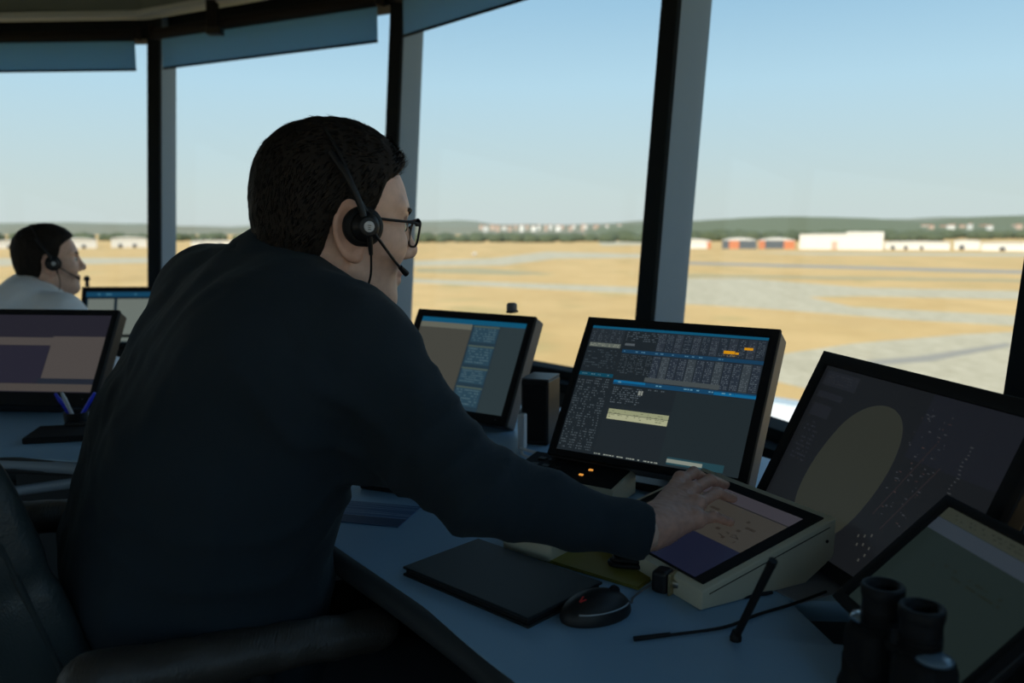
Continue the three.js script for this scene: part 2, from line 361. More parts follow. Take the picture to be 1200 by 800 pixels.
shed('shed', 'low white building with a small orange end', 'building', [271, -1268], 44, 11, 25, bWhite, bRoof, [[.88, 1, bOrange, .9]], .25);
shed('terminal', 'long low white building beside the big hangar', 'building', [564, -1196], 82, 10.5, 30, bWhite, bRoof, [[.1, .16, bGlass, .5], [.3, .36, bGlass, .5], [.55, .6, bGlass, .5]], .1);
shed('terminal', 'smaller white building at the end of the long low one', 'building', [634, -1196], 32, 12, 25, bWhite, bRoof, [[.2, .4, bGlass, .5]], .1);
shed('terminal', 'low white building farthest along the hangar row', 'building', [659, -1132], 70, 10, 25, bWhite, bRoof, [[.3, .4, bGlass, .5]], .1);
[[[-725, -1268], 60, 11], [[-641, -1268], 50, 13], [[-589, -1321], 50, 14], [[-502, -1442], 70, 8]].forEach(([p, w, h], i) =>
  shed('depot', ['low white depot building beyond the man in the white shirt', 'white depot building between the seated man and the mullion', 'taller white depot building beside the window mullion', 'small white depot building past the corner mullion'][i], 'building', p, w, h, 30, bWhite, bRoof, [[.2, .3, bGlass, .4], [.6, .7, bGlass, .4]], .15));
// town houses on the rises
{
  const spots = []; 
  for (let i = 0; i < 26; i++) spots.push([-150 + i * 28, -(i % 2 ? 3920 : 4150) - rr(0, 60), 0]);
  for (let i = 0; i < 7; i++) spots.push([1460 + i * 34, -3000 - (i % 2) * 120, 1]);
  for (let i = 0; i < 6; i++) spots.push([1800 + i * 36, -3000 - (i % 2) * 120, 1]);
  for (let i = 0; i < 5; i++) spots.push([1690 + i * 64, -3330 - (i % 2) * 90, 1]);
  spots.forEach(([x, z, k]) => {
    const w = rr(12, 24), h = rr(7, 13), d = rr(10, 16), g = group('town_house', [x, GY + 27 + rr(-3, 3), z], rr(-.4, .4));
    tag(g, k ? 'pale house on the wooded hillside above the hangars' : 'pale town house on the far rise beyond the grass', 'house', k ? 'houses on the wooded hill' : 'houses of the distant town');
    part('wall', new THREE.BoxGeometry(w, h + 30, d).translate(0, h / 2 - 15, 0), rnd() < .5 ? bPink : bWhite, g);
    const s = new THREE.Shape([[-d / 2 - .6, 0], [d / 2 + .6, 0], [0, 3.2]].map((p) => new THREE.Vector2(...p)));
    part('roof', new THREE.ExtrudeGeometry(s, { depth: w + 1, bevelEnabled: false }).translate(0, h, -w / 2 - .5).rotateY(Math.PI / 2), bTile, g);
  });
}
{ // long white-roofed service building near the foot of the tower
  const p = [[4, -153], [22, -138], [41, -118], [31, -84], [0, -98]], cx = p.reduce((s, q) => s + q[0], 0) / p.length, cz = p.reduce((s, q) => s + q[1], 0) / p.length;
  const g = group('service_building', [cx, GY, cz]); tag(g, 'white-roofed service building below the tower, seen between the monitors', 'building');
  const q = p.map(([x, z]) => [x - cx, z - cz]);
  part('wall', slab(q, 5.7, 5.7), bWhite, g); part('roof', slab(q.map(([x, z]) => [x * 1.02, z * 1.02]), 6, .3), std(lin(.85, .84, .80), .7), g);
  for (let i = 0; i < 2; i++) { const [a, b] = [q[i], q[i + 1]], l = Math.hypot(b[0] - a[0], b[1] - a[1]); part('parapet', new THREE.BoxGeometry(l, .9, .5).rotateY(Math.atan2(-(b[1] - a[1]), b[0] - a[0])).translate((a[0] + b[0]) / 2, 6.4, (a[1] + b[1]) / 2), std(lin(.30, .38, .45), .7), g, 'blue-grey roof parapet'); }
}
{ // small white service vehicle parked on the grass
  const [x, z] = [-42, -959], g = group('service_van', [x, GY, z], .6); tag(g, 'tiny white service van out on the dry grass', 'van');
  part('body', box(5.2, 1.7, 2.1, 0, 1.25, 0, .3), bWhite, g); part('cabin', box(3.4, 1.0, 1.9, .5, 2.5, 0, .3), bWhite, g); part('windscreen', box(.1, .7, 1.6, -1.2, 2.45, 0, .05), bGlass, g);
  for (const [a, b] of [[-1.6, -1], [1.6, -1], [-1.6, 1], [1.6, 1]]) part('wheel', cyl(.42, .42, .25, 0, 0, 0, 14).rotateX(Math.PI / 2).translate(a, .42, b), M.rubber, g);
}

// ------------------------------------------------------------------ console desks
const DESK = .74;
{
  const front = [[.20, .55], [.17, .1], [.12, -.4], [.004, -.815], [-.11, -.995], [-.228, -1.152], [-.36, -1.33], [-.55, -1.52], [-.78, -1.63], [-1.0, -1.68], [-2.1, -1.70]];
  const back = [[-2.1, -2.30], [-.95, -2.34], [-.6, -2.44], [-.22, -2.42], [.05, -2.22], [.30, -2.0], [.66, -1.45], [.665, -.05], [.58, .55]];
  const d = group('console_desk', [-.1, 0, -1.9]); tag(d, 'curved blue-grey console desk carrying the monitors and the touch panel', 'desk');
  const rel = (p) => p.map(([x, z]) => [x + .1, z + 1.9]);
  const hole = new THREE.Path(rel([[.345, -1.01], [.36, -.90], [.50, -.86], [.53, -1.0]]).map(([x, z]) => new THREE.Vector2(x, -z)));
  const s = new THREE.Shape(rel([...front, ...back]).map(([x, z]) => new THREE.Vector2(x, -z))); s.holes.push(hole);
  const top = new THREE.ExtrudeGeometry(s, { depth: .022, bevelEnabled: true, bevelSize: .003, bevelThickness: .003, bevelOffset: -.003, bevelSegments: 2 }).rotateX(-Math.PI / 2).translate(0, DESK - .025, 0);
  part('worktop', toCreasedNormals(top, .5), M.desk, d);
  // rounded edge along the sitter's side
  const c = new THREE.CatmullRomCurve3(rel(front).map(([x, z]) => V(x, DESK - .0185, z)), false, 'centripetal');
  part('edge_strip', new THREE.TubeGeometry(c, 90, .0175, 10), M.deskEdge, d, 'dark rounded edge strip');
  part('pale_edge', tube(rel(front.slice(8)).map(([x, z]) => [x, DESK - .016, z + .006]), .0125, 24, 8), M.deskPale, d, 'pale grey edge of the side wing');
  // support panels below
  const kick = front.map(([x, z], i) => [x + .33 - .2 * Math.min(1, i / 8), z - .33]).slice(1, -1);
  for (let i = 0; i < kick.length - 1; i++) { const a = rel([kick[i]])[0], b = rel([kick[i + 1]])[0], l = Math.hypot(b[0] - a[0], b[1] - a[1]); part('back_panel', box(l, DESK - .03, .02, 0, 0, 0).rotateY(Math.atan2(-(b[1] - a[1]), b[0] - a[0])).translate((a[0] + b[0]) / 2, (DESK - .03) / 2, (a[1] + b[1]) / 2), M.cabinet, d); }
  for (const [x, z, r] of [[.42, .35, 0], [.42, -.55, .2], [-.12, -1.95, .8], [-1.95, -2.1, 0], [-1.0, -2.1, 0]]) part('support', box(.5, DESK - .03, .03, 0, 0, 0).rotateY(r).translate(x + .1, (DESK - .03) / 2, z + 1.9), M.cabinet, d);
  part('recess_tray', [box(.24, .012, .2, .44 + .1, DESK - .09, -.94 + 1.9), box(.01, .07, .2, .335 + .1, DESK - .06, -.94 + 1.9)], M.blackMatte, d, 'dark recessed tray below the cut-out');
  part('foot_rail', rod([-1.15 + .1, .62, -1.80 + 1.9], [-.82 + .1, .70, -1.66 + 1.9], .011), M.deskPale, d, 'pale rail under the side wing');
}
{
  const d = group('window_desk', [-1.9, 0, -4.05]); tag(d, 'far console desk along the window beyond the man in white', 'desk');
  part('worktop', box(2.2, .03, .8, 0, DESK - .015, 0), M.desk, d);
  part('front_panel', box(2.1, DESK - .03, .02, 0, (DESK - .03) / 2, .1), M.cabinet, d);
  for (const s of [-1, 1]) part('support', box(.03, DESK - .03, .7, s * 1.05, (DESK - .03) / 2, 0), M.cabinet, d);
}

// ------------------------------------------------------------------ screens
function canvas(w, h, draw) {
  const c = document.createElement('canvas'); c.width = w; c.height = h; const x = c.getContext('2d'); draw(x, w, h);
  const t = new THREE.CanvasTexture(c); t.colorSpace = THREE.SRGBColorSpace; t.magFilter = THREE.LinearFilter; return t;
}
// rows of small unreadable marks, like text seen from afar
function marks(x, x0, y0, w, h, rows, col, dens = .6, len = 10) {
  x.fillStyle = col;
  const rh = h / rows;
  for (let r = 0; r < rows; r++) { let u = x0; while (u < x0 + w) { const l = rr(.3, 1) * len; if (rnd() < dens) x.fillRect(u, y0 + r * rh + rh * .25, Math.min(l, x0 + w - u), rh * .42); u += l + rr(2, 6); } }
}
const texFlight = canvas(1024, 768, (x, W, H) => {
  x.fillStyle = '#1d2429'; x.fillRect(0, 0, W, H);
  x.fillStyle = '#0f4f6d'; x.fillRect(0, 0, W, 16);
  x.fillStyle = '#232a30'; x.fillRect(0, 16, 212, 90);
  for (let k = 0; k < 5; k++) marks(x, 12 + k * 40, 22, 26, 80, 7, '#465058', .6, 8);
  x.fillStyle = '#59605a'; x.fillRect(10, 106, 196, 26); marks(x, 16, 110, 180, 18, 2, '#8b8f80', .7, 10);
  marks(x, 10, 145, 190, 120, 9, '#39444b', .45, 14);
  x.fillStyle = '#0e4256'; x.fillRect(0, 292, 212, 22); marks(x, 20, 296, 170, 14, 1, '#55707c', .6, 12);
  for (let k = 0; k < 4; k++) marks(x, 8 + k * 52, 322, 38, 430, 30, '#4b555b', .55, 9);
  // upper table
  marks(x, 228, 22, 250, 60, 5, '#48525a', .6, 14);
  x.fillStyle = '#4e565b'; x.fillRect(230, 96, 60, 14);
  for (let k = 0; k < 12; k++) { x.fillStyle = k % 2 ? '#222a33' : '#293039'; x.fillRect(420 + k * 50, 20, 46, 112); marks(x, 424 + k * 50, 24, 36, 104, 11, '#505a61', .62, 8); }
  x.fillStyle = '#c98a12'; x.fillRect(800, 92, 60, 18); x.fillRect(905, 66, 46, 14); x.fillRect(862, 98, 20, 12); marks(x, 804, 114, 70, 12, 1, '#a07a2a', .8, 6);
  x.fillStyle = '#173a55'; x.fillRect(224, 134, W - 224, 22); marks(x, 236, 138, 700, 14, 1, '#4f7890', .3, 18);
  for (let k = 0; k < 4; k++) marks(x, 228 + k * 52, 162, 42, 120, 11, '#465057', .6, 9);
  for (let k = 0; k < 12; k++) { x.fillStyle = k % 3 === 1 ? '#343c42' : '#262e38'; x.fillRect(420 + k * 50, 160, 46, 160); marks(x, 424 + k * 50, 164, 36, 150, 14, '#586269', .66, 8); }
  x.fillStyle = '#42494b'; x.fillRect(402, 290, 420, 26);
  x.fillStyle = '#15405f'; x.fillRect(224, 322, W - 224, 26); x.fillStyle = '#0f5f8c'; x.fillRect(224, 322, 190, 14); x.fillRect(800, 330, W - 800, 16); marks(x, 240, 326, 760, 16, 1, '#5a8aa2', .3, 20);
  marks(x, 236, 360, 170, 100, 8, '#525c62', .6, 12); marks(x, 430, 354, 460, 16, 1, '#4a545a', .4, 10);
  x.fillStyle = '#82867f'; x.fillRect(388, 372, 12, 26); x.fillRect(404, 372, 10, 26);
  x.fillStyle = '#20292d'; x.fillRect(600, 352, W - 600, H - 352); x.fillStyle = '#1f262b'; x.fillRect(224, 470, 376, H - 470);
  x.fillStyle = '#8e9272'; x.fillRect(244, 492, 350, 26); x.fillStyle = '#a3a585'; x.fillRect(244, 520, 350, 32); marks(x, 250, 498, 330, 46, 4, '#6f735a', .4, 16);
  x.fillStyle = '#22414a'; x.fillRect(640, 712, 300, 40); x.fillStyle = '#7f867c'; x.fillRect(640, 722, 190, 20);
  marks(x, 230, 748, 380, 16, 1, '#8a9087', .8, 14);
});
const texRadar = canvas(1024, 768, (x, W, H) => {
  x.fillStyle = '#15171a'; x.fillRect(0, 0, W, H);
  x.fillStyle = '#17191f'; x.fillRect(W * .6, 0, W * .4, H * .35);
  x.save(); x.translate(0, 0); x.fillStyle = '#2a2c26'; x.beginPath();
  x.moveTo(250, 700); x.bezierCurveTo(150, 640, 170, 420, 235, 260); x.bezierCurveTo(290, 120, 430, 60, 520, 130); x.bezierCurveTo(600, 200, 590, 380, 545, 520); x.bezierCurveTo(510, 640, 420, 760, 340, 768); x.lineTo(270, 740); x.closePath(); x.fill(); x.restore();
  x.fillStyle = '#1b1d22'; x.fillRect(20, 20, 210, 70); x.fillRect(30, 180, 120, 60); x.fillRect(24, 120, 160, 30);
  marks(x, 30, 30, 190, 50, 4, '#25272c', .5, 12); marks(x, 40, 260, 90, 200, 10, '#202228', .6, 16);
  for (let k = 0; k < 70; k++) { const u = rr(600, 760), v = rr(60, 520); x.fillStyle = rnd() < .4 ? '#352a2a' : '#303236'; x.fillRect(u, v, rr(3, 14), rr(3, 6)); }
  for (let k = 0; k < 26; k++) { const v = 150 + k * 15; x.fillStyle = '#36383a'; x.fillRect(850 + Math.sin(k) * 5, v, rr(4, 16), 4); }
  x.strokeStyle = '#241f21'; x.lineWidth = 5; x.beginPath(); x.moveTo(600, 520); x.lineTo(720, 180); x.moveTo(660, 560); x.lineTo(780, 260); x.stroke();
  x.fillStyle = '#3a3b38'; for (let k = 0; k < 8; k++) x.fillRect(rr(560, 660), rr(560, 700), 8, 12);
});
const texPanel = canvas(768, 620, (x, W, H) => {
  x.fillStyle = '#35332f'; x.fillRect(0, 0, W, H);
  x.fillStyle = '#36343a'; x.fillRect(0, 0, W, 86); x.fillStyle = '#17161c'; x.fillRect(0, 88, W, 6);
  x.fillStyle = '#141829'; x.fillRect(W * .40, H * .60, W * .6, H * .4);
  x.fillStyle = '#1b2b44'; x.fillRect(W * .18, H * .82, W * .3, H * .18);
  marks(x, 120, 150, 560, 200, 5, '#282420', .22, 40);
  x.strokeStyle = '#1e1b19'; x.lineWidth = 4; for (let k = 0; k < 9; k++) { x.beginPath(); const u = rr(180, 620), v = rr(150, 330); x.moveTo(u, v); x.lineTo(u + rr(10, 40), v + rr(-18, 18)); x.lineTo(u + rr(20, 60), v + rr(-18, 18)); x.stroke(); }
});
const texList = canvas(1024, 768, (x, W, H) => {
  x.fillStyle = '#2b302f'; x.fillRect(0, 0, W, H);
  x.fillStyle = '#5f6157'; x.fillRect(0, 40, 520, 50); x.fillStyle = '#0f4f6d'; x.fillRect(0, 0, W, 42);
  x.fillStyle = '#43433d'; x.fillRect(0, 92, 520, H); x.fillStyle = '#2b373b'; x.fillRect(790, 44, W - 790, H);
  x.fillStyle = '#223541'; x.fillRect(525, 44, 262, H);
  [[60, 130], [230, 150], [420, 120], [580, 150]].forEach(([y, h]) => { x.fillStyle = '#28414f'; x.fillRect(540, y, 235, h); x.fillStyle = '#46544f'; x.fillRect(535, y - 12, 245, 14); marks(x, 550, y + 6, 210, h - 12, 6, '#48606a', .6, 20); });
});
const texForm = canvas(768, 640, (x, W, H) => {
  x.fillStyle = '#192221'; x.fillRect(0, 0, W, H);
  x.fillStyle = '#2c302a'; x.fillRect(0, 0, W, 64); marks(x, 70, 14, 640, 36, 2, '#20241f', .5, 16);
  x.fillStyle = '#2c343c'; x.fillRect(0, 66, W, 74);
  marks(x, 200, 240, 430, 60, 2, '#181d18', .5, 22);
});
const texWide = canvas(1024, 640, (x, W, H) => {
  x.fillStyle = '#23222b'; x.fillRect(0, 0, W, H);
  x.fillStyle = '#4a4543'; x.fillRect(0, 190, W * .70, 66); x.fillRect(W * .66, 180, W * .34, 360);
  x.fillStyle = '#24232f'; x.fillRect(0, 260, W * .655, 300);
  x.fillStyle = '#47423f'; x.fillRect(0, 568, W, 60); x.fillStyle = '#20252f'; x.fillRect(W * .64, 524, W * .36, 44);
  marks(x, 30, 60, 900, 90, 3, '#24232c', .3, 30);
});
const texSplit = canvas(768, 560, (x, W, H) => {
  x.fillStyle = '#10202a'; x.fillRect(0, 0, W, H); x.fillStyle = '#123f5a'; x.fillRect(0, 10, W, 50);
  marks(x, 30, 18, 700, 34, 1, '#3f7288', .5, 60);
  x.fillStyle = '#68706a'; x.fillRect(20, 84, 250, 460); x.fillRect(300, 84, 440, 460);
});
const texDark = canvas(512, 512, (x, W, H) => { x.fillStyle = '#0e0f12'; x.fillRect(0, 0, W, H); marks(x, 40, 60, 90, 380, 26, '#4a4d50', .5, 9); });
function screenMat(t, k = 1) { return new THREE.MeshPhysicalMaterial({ color: lin(.004, .004, .005), roughness: .35, specularIntensity: .35, emissive: 0xffffff, emissiveMap: t, emissiveIntensity: k }); }

// a monitor given by its upper front corner, turn, backward tilt and size; it stands on the surface at height `foot`
function monitor(o) {
  const { TL, yaw, tilt, W, H, th = .035, bez = [.018, .018, .018, .022], tex, glow = 1, label, foot = DESK, housing = M.black, stand = true } = o;
  const y = rad(yaw), t = rad(tilt), w = V(Math.cos(y), 0, -Math.sin(y)), n = V(Math.sin(y) * Math.cos(t), Math.sin(t), Math.cos(y) * Math.cos(t)), h = n.clone().cross(w);
  const c = V(TL).addScaledVector(w, W / 2).addScaledVector(h, -H / 2), g = group('monitor', [c.x, foot, c.z], y);
  tag(g, label, 'monitor', 'flat monitors on the console desks');
  const L = (geo) => geo.rotateX(-t).translate(0, c.y - foot, 0);   // from the panel's own frame to the group's
  const [bt, br, bb, bl] = [bez[0], bez[1], bez[3], bez[2]], x0 = -W / 2 + bl, x1 = W / 2 - br, y0 = -H / 2 + bb, y1 = H / 2 - bt;
  const fr = new THREE.Shape([[-W / 2, -H / 2], [W / 2, -H / 2], [W / 2, H / 2], [-W / 2, H / 2]].map((p) => new THREE.Vector2(...p)));
  fr.holes.push(new THREE.Path([[x0, y0], [x0, y1], [x1, y1], [x1, y0]].map((p) => new THREE.Vector2(...p))));
  part('bezel', L(toCreasedNormals(new THREE.ExtrudeGeometry(fr, { depth: .008, bevelEnabled: true, bevelSize: .0015, bevelThickness: .0015, bevelOffset: -.0015, bevelSegments: 2 }).translate(0, 0, -.0095), .6)), M.blackMatte, g);
  part('housing', L(box(W, H, th, 0, 0, -.0095 - th / 2, .004)), housing, g);
  part('rear_cover', L(box(W * .82, H * .72, th * .9, 0, -H * .04, -.0095 - th * 1.4, .012)), M.black, g);
  part('screen', L(new THREE.PlaneGeometry(x1 - x0, y1 - y0).translate((x0 + x1) / 2, (y0 + y1) / 2, -.006)), screenMat(tex, glow), g);
  part('power_light', L(cyl(.0015, .0015, .002, W / 2 - .03, -H / 2 + bb * .5, .0, 10).rotateX(0)), M.greyPlastic, g);
  if (stand) {
    const by = c.y - foot;
    part('neck', rod([0, .012, -.06 - Math.sin(t) * .02], [0, by * .9, -.03 - th], .02, .018), M.black, g);
    part('base', box(Math.min(.22, W * .6), .014, .16, 0, .007, -.06, .006), M.black, g);
  }
  return g;
}
monitor({ TL: [.146, 1.031, -1.621], yaw: -33.7, tilt: 32.7, W: .365, H: .278, th: .04, bez: [.015, .016, .013, .012], tex: texFlight, housing: M.greyPlastic, label: 'monitor full of flight tables with blue bars and a pale yellow line' });
monitor({ TL: [.485, 1.010, -1.315], yaw: -77, tilt: 26.5, W: .43, H: .292, th: .025, bez: [.02, .02, .018, .018], tex: texRadar, label: 'dark radar monitor with a large olive rounded patch', stand: true });
monitor({ TL: [-.239, .994, -2.177], yaw: -34.2, tilt: 28, W: .355, H: .268, th: .034, tex: texList, housing: M.greyPlastic, label: 'monitor half hidden behind the operator, with stacked blue blocks on its screen' });
monitor({ TL: [.482, .907, -.916], yaw: -83.6, tilt: 48.9, W: .216, H: .170, th: .012, bez: [.010, .010, .012, .012], tex: texForm, label: 'small low-set olive-grey screen leaning back behind the binoculars', stand: true });
monitor({ TL: [-1.45, .991, -2.21], yaw: -5.4, tilt: 33, W: .45, H: .262, th: .035, bez: [.014, .016, .016, .034], tex: texWide, label: 'wide monitor with brown-grey panels on the side wing of the desk' });
monitor({ TL: [-1.8144, 0.9504, -3.5987], yaw: 2, tilt: 16, W: .37, H: .26, th: .03, tex: texSplit, label: 'far monitor with a blue bar over two pale panels near the man in white', foot: DESK });
monitor({ TL: [.628, 1.02, -.86], yaw: -97, tilt: 24, W: .38, H: .28, th: .02, tex: texDark, label: 'nearly black monitor beyond the radar screen, with small grey text' });

// webcams clipped on monitor tops
{
  const p = V([-0.0061, 1.0059, -2.012]), g = group('webcam', [p.x, p.y, p.z], rad(-34)); tag(g, 'small dark grey knob camera on the half-hidden monitor', 'webcam');
  part('head', lathe([[0, 0], [.011, 0], [.0125, .006], [.0125, .017], [.0095, .022], [0, .023]], 20).translate(0, -.006, -.01), M.greyPlastic, g); part('clip', box(.016, .006, .03, 0, -.005, -.012, .002), M.black, g);
}
{
  const p = V([-1.7964, 0.9539, -3.5992]), g = group('webcam', [p.x, p.y, p.z], 0); tag(g, 'round black camera on the far monitor by the man in white', 'webcam');
  part('head', new THREE.SphereGeometry(.013, 16, 12).translate(0, .03, -.01), M.black, g); part('stem', cyl(.006, .009, .03, 0, .012, -.01, 12), M.black, g);
}

// ------------------------------------------------------------------ touch panel on the desk
{
  const yaw = rad(-62.5), tilt = rad(75.9), W = .268, H = .23, TL = V(.303, .821, -1.319);
  const w = V(Math.cos(yaw), 0, -Math.sin(yaw)), n = V(Math.sin(yaw) * Math.cos(tilt), Math.sin(tilt), Math.cos(yaw) * Math.cos(tilt)), h = n.clone().cross(w);
  const c = TL.clone().addScaledVector(w, W / 2).addScaledVector(h, -H / 2), g = group('touch_panel', [c.x, DESK, c.z], yaw);
  tag(g, 'cream wedge-shaped touch panel under the operator\'s hand', 'touch panel');
  const hf = H * Math.sin(tilt) / 2, y0 = .765 - DESK, y1 = .821 - DESK;
  // wedge housing: side profile in the z (front-back) and y plane
  const s = new THREE.Shape([[hf, .001], [hf, y0], [-hf, y1], [-hf, .028], [-hf + .05, .001]].map((p) => new THREE.Vector2(...p)));
  const hg = new THREE.ExtrudeGeometry(s, { depth: W - .006, bevelEnabled: true, bevelSize: .003, bevelThickness: .003, bevelOffset: -.003, bevelSegments: 3 }).rotateY(-Math.PI / 2).translate(W / 2 - .003, 0, 0);
  part('housing', toCreasedNormals(hg, .5), M.cream, g, 'cream plastic housing');
  const L = (geo) => geo.rotateX(-tilt).translate(0, (y0 + y1) / 2, 0);
  part('bezel', L(box(W - .022, H - .022, .003, 0, 0, .0008, .001)), M.blackMatte, g, 'black screen surround');
  part('screen', L(new THREE.PlaneGeometry(W - .056, H - .044).translate(0, -.009, .0026)), screenMat(texPanel), g);
  part('screw', cyl(.0022, .0022, .002, 0, 0, 0, 10).rotateZ(Math.PI / 2).translate(W / 2 + .0005, .052, -hf + .016), M.black, g);
  part('seam', box(.0012, .0014, H * .9, 0, 0, 0, .0005).rotateX(rad(-tilt * 0)).rotateX(Math.atan2(y1 - y0, 2 * hf)).translate(W / 2, (y0 + y1) / 2 - .008, 0), M.black, g);
}
// intercom panel with two orange lights
{
  const yaw = rad(-32.7), g = group('intercom_panel', [.105, DESK, -1.455], yaw); tag(g, 'black-topped cream intercom box with two orange lights', 'intercom');
  const s = new THREE.Shape([[.046, .001], [.046, .03], [-.046, .046], [-.046, .001]].map((p) => new THREE.Vector2(...p)));
  part('housing', toCreasedNormals(new THREE.ExtrudeGeometry(s, { depth: .20, bevelEnabled: true, bevelSize: .002, bevelThickness: .002, bevelOffset: -.002, bevelSegments: 2 }).rotateY(-Math.PI / 2).translate(.1, 0, 0), .5), M.cream, g);
  const a = Math.atan2(.016, .092), L = (geo) => geo.rotateX(a).translate(0, .039, 0);
  part('top_plate', L(box(.196, .003, .088, 0, 0, 0, .001)), M.blackMatte, g, 'black control plate');
  const led = new THREE.MeshStandardMaterial({ color: 0x331a00, emissive: lin(.75, .30, .05), emissiveIntensity: 1 });
  for (const [x, z] of [[.035, -.005], [.028, .018]]) part('indicator_light', L(box(.008, .003, .005, x, .002, z, .001)), led, g, 'glowing orange indicator');
  for (let i = 0; i < 3; i++) for (let j = 0; j < 2; j++) part('button', L(box(.014, .003, .01, -.07 + i * .022, .0022, -.018 + j * .026, .001)), M.black, g);
}
{
  const g = group('handset_cradle', [.030, DESK, -1.165], rad(-38)); tag(g, 'small cream box on the desk under the operator\'s forearm', 'box');
  part('body', box(.085, .03, .075, 0, .015, -.02, .005), M.cream, g); part('top_pad', box(.07, .003, .06, 0, .031, -.02, .001), M.black, g);
}
// dark tablet folder
{
  const g = group('notebook', [-.015, DESK, -1.06], rad(-43)); tag(g, 'black cover notebook lying flat on the desk', 'notebook');
  part('back_cover', box(.225, .004, .142, 0, .002, 0, .0019), M.coverBlack, g); part('pages', box(.218, .006, .136, 0, .0065, 0, .001), M.blackMatte, g); part('front_cover', box(.225, .004, .142, 0, .0115, 0, .0019), M.coverBlack, g);
}
{ // mouse
  const p = V([0.0998, 0.74, -0.9653]), g = group('computer_mouse', [p.x, DESK, p.z], rad(28)); tag(g, 'black computer mouse with a red mark and a silver stripe', 'mouse');
  const f = (x, y, z) => smax(egg([0, .004, 0], [.047, .029, .030])(x, y, z), .0005 - y, .003);
  part('shell', netMesh(f, [-.055, -.004, -.036], [.055, .045, .036], .0018), M.black, g);
  const pts = []; for (let i = 0; i <= 10; i++) { const a = -.9 + 1.8 * i / 10; pts.push([.047 * Math.sin(a) * .95, .0165, .0300 * Math.cos(a) * .94]); }
  part('stripe', tube(pts, .0011, 24, 6), M.steel, g, 'silver stripe along the side');
  part('scroll_wheel', cyl(.007, .007, .005, 0, 0, 0, 16).rotateX(Math.PI / 2).translate(.026, .0265, 0), M.rubber, g);
  const red = std(lin(.5, .02, .02), .5);
  part('red_mark', [box(.010, .0012, .002, 0, 0, 0, .0005).rotateY(.5), box(.008, .0012, .002, .001, 0, .004, .0005).rotateY(-.3)].map((q) => q.rotateZ(.35).translate(-.024, .0290, .006)), red, g, 'small red mark');
  const c0 = g.worldToLocal(V([0.1929, 0.75, -1.0517])), c1 = g.worldToLocal(V([0.1502, 0.745, -1.0063]));
  part('cord', tube([[.046, .010, 0], [.052, .006, .0], [c1.x, .005, c1.z], [c0.x, .012, c0.z]], .0014, 24, 6), M.greyPlastic, g);
}
// yellow folder partly under the touch panel
{
  const p = [[0.0145, 0.74, -1.1579], [0.1129, 0.74, -1.2041], [0.2055, 0.74, -1.1033], [0.1613, 0.74, -1.0377]].map((q) => [q[0], q[2]]), cx = p.reduce((s, q) => s + q[0], 0) / 4, cz = p.reduce((s, q) => s + q[1], 0) / 4;
  const g = group('yellow_folder', [cx, DESK, cz]); tag(g, 'yellow paper folder under the operator\'s wrist', 'folder');
  const poly = p.map(([x, z]) => [x - cx, z - cz]);
  part('back_leaf', slab(poly, .0025, .002), M.yellow, g); part('front_leaf', slab(poly.map(([x, z]) => [x * .985, z * .985]), .0045, .0016), M.yellow, g);
}
{ // dark sheets and pale papers further up the desk
  const mk = (name, label, cat, x, z, w, d, turn, mat, y = 0) => { const g = group(name, [x, DESK + y, z], rad(turn)); tag(g, label, cat); part('sheet', box(w, .0016, d, 0, .0009, 0, .0005), mat, g); return g; };
  const chart = std('#ffffff', .7, { map: canvas(256, 256, (x, W, H) => { x.fillStyle = '#3b5a80'; x.fillRect(0, 0, W, H); x.strokeStyle = '#8aa3bd'; x.lineWidth = 3; for (let k = 0; k < 12; k++) { x.beginPath(); x.moveTo(0, k * 24 + rr(-6, 6)); x.lineTo(W, k * 22 + rr(-10, 30)); x.stroke(); } x.fillStyle = '#23395a'; x.fillRect(0, 170, W, 86); }) });
  mk('chart_sheet', 'blue printed chart sheet lying beside the operator\'s jacket', 'paper', -.235, -1.335, .15, .10, -15, chart);
  mk('paper_sheet', 'grey paper sheet lying behind the touch panel corner', 'paper', .40, -1.085, .16, .11, 28, std(lin(.20, .21, .25), .8));
}
{ // keyboard partly behind the arm
  const g = group('keyboard', [-.10, DESK, -1.455], rad(-24)); tag(g, 'thin black keyboard lying behind the operator\'s forearm', 'keyboard');
  part('base', box(.32, .012, .12, 0, .006, 0, .004), M.black, g); part('front_rail', box(.32, .004, .006, 0, .012, .06, .001), M.greyPlastic, g);
  const k = new RoundedBoxGeometry(.015, .006, .015, 1, .002);
  for (let i = 0; i < 16; i++) for (let j = 0; j < 5; j++) part('key', k, M.rubber, g).position.set(-.144 + i * .0192, .015, -.043 + j * .021);
}
// cable gland and knob beside the touch panel
{
  const p = V([0.1985, 0.74, -1.0325]), g = group('jack_box', [p.x, DESK, p.z], rad(-35)); tag(g, 'small black jack socket with a brass plate beside the touch panel', 'socket');
  part('body', box(.022, .03, .026, -.008, .015, 0, .006), M.black, g); part('plate', box(.004, .028, .024, .006, .015, 0, .001), M.brass, g, 'brass face plate');
  part('knob', [cyl(.006, .007, .008, 0, 0, 0, 18).rotateZ(Math.PI / 2).translate(.012, .015, 0), cyl(.0045, .0045, .006, 0, 0, 0, 14).rotateZ(Math.PI / 2).translate(.018, .015, 0)], M.steel, g, 'knurled steel knob');
  const a = g.worldToLocal(V([0.2645, 0.745, -1.0063])), b = g.worldToLocal(V([0.3279, 0.745, -1.0238]));
  part('cable', tube([[.02, .015, 0], [.04, .012, .004], [a.x, .004, a.z], [b.x, .004, b.z]], .0022, 30, 8), M.black, g);
}
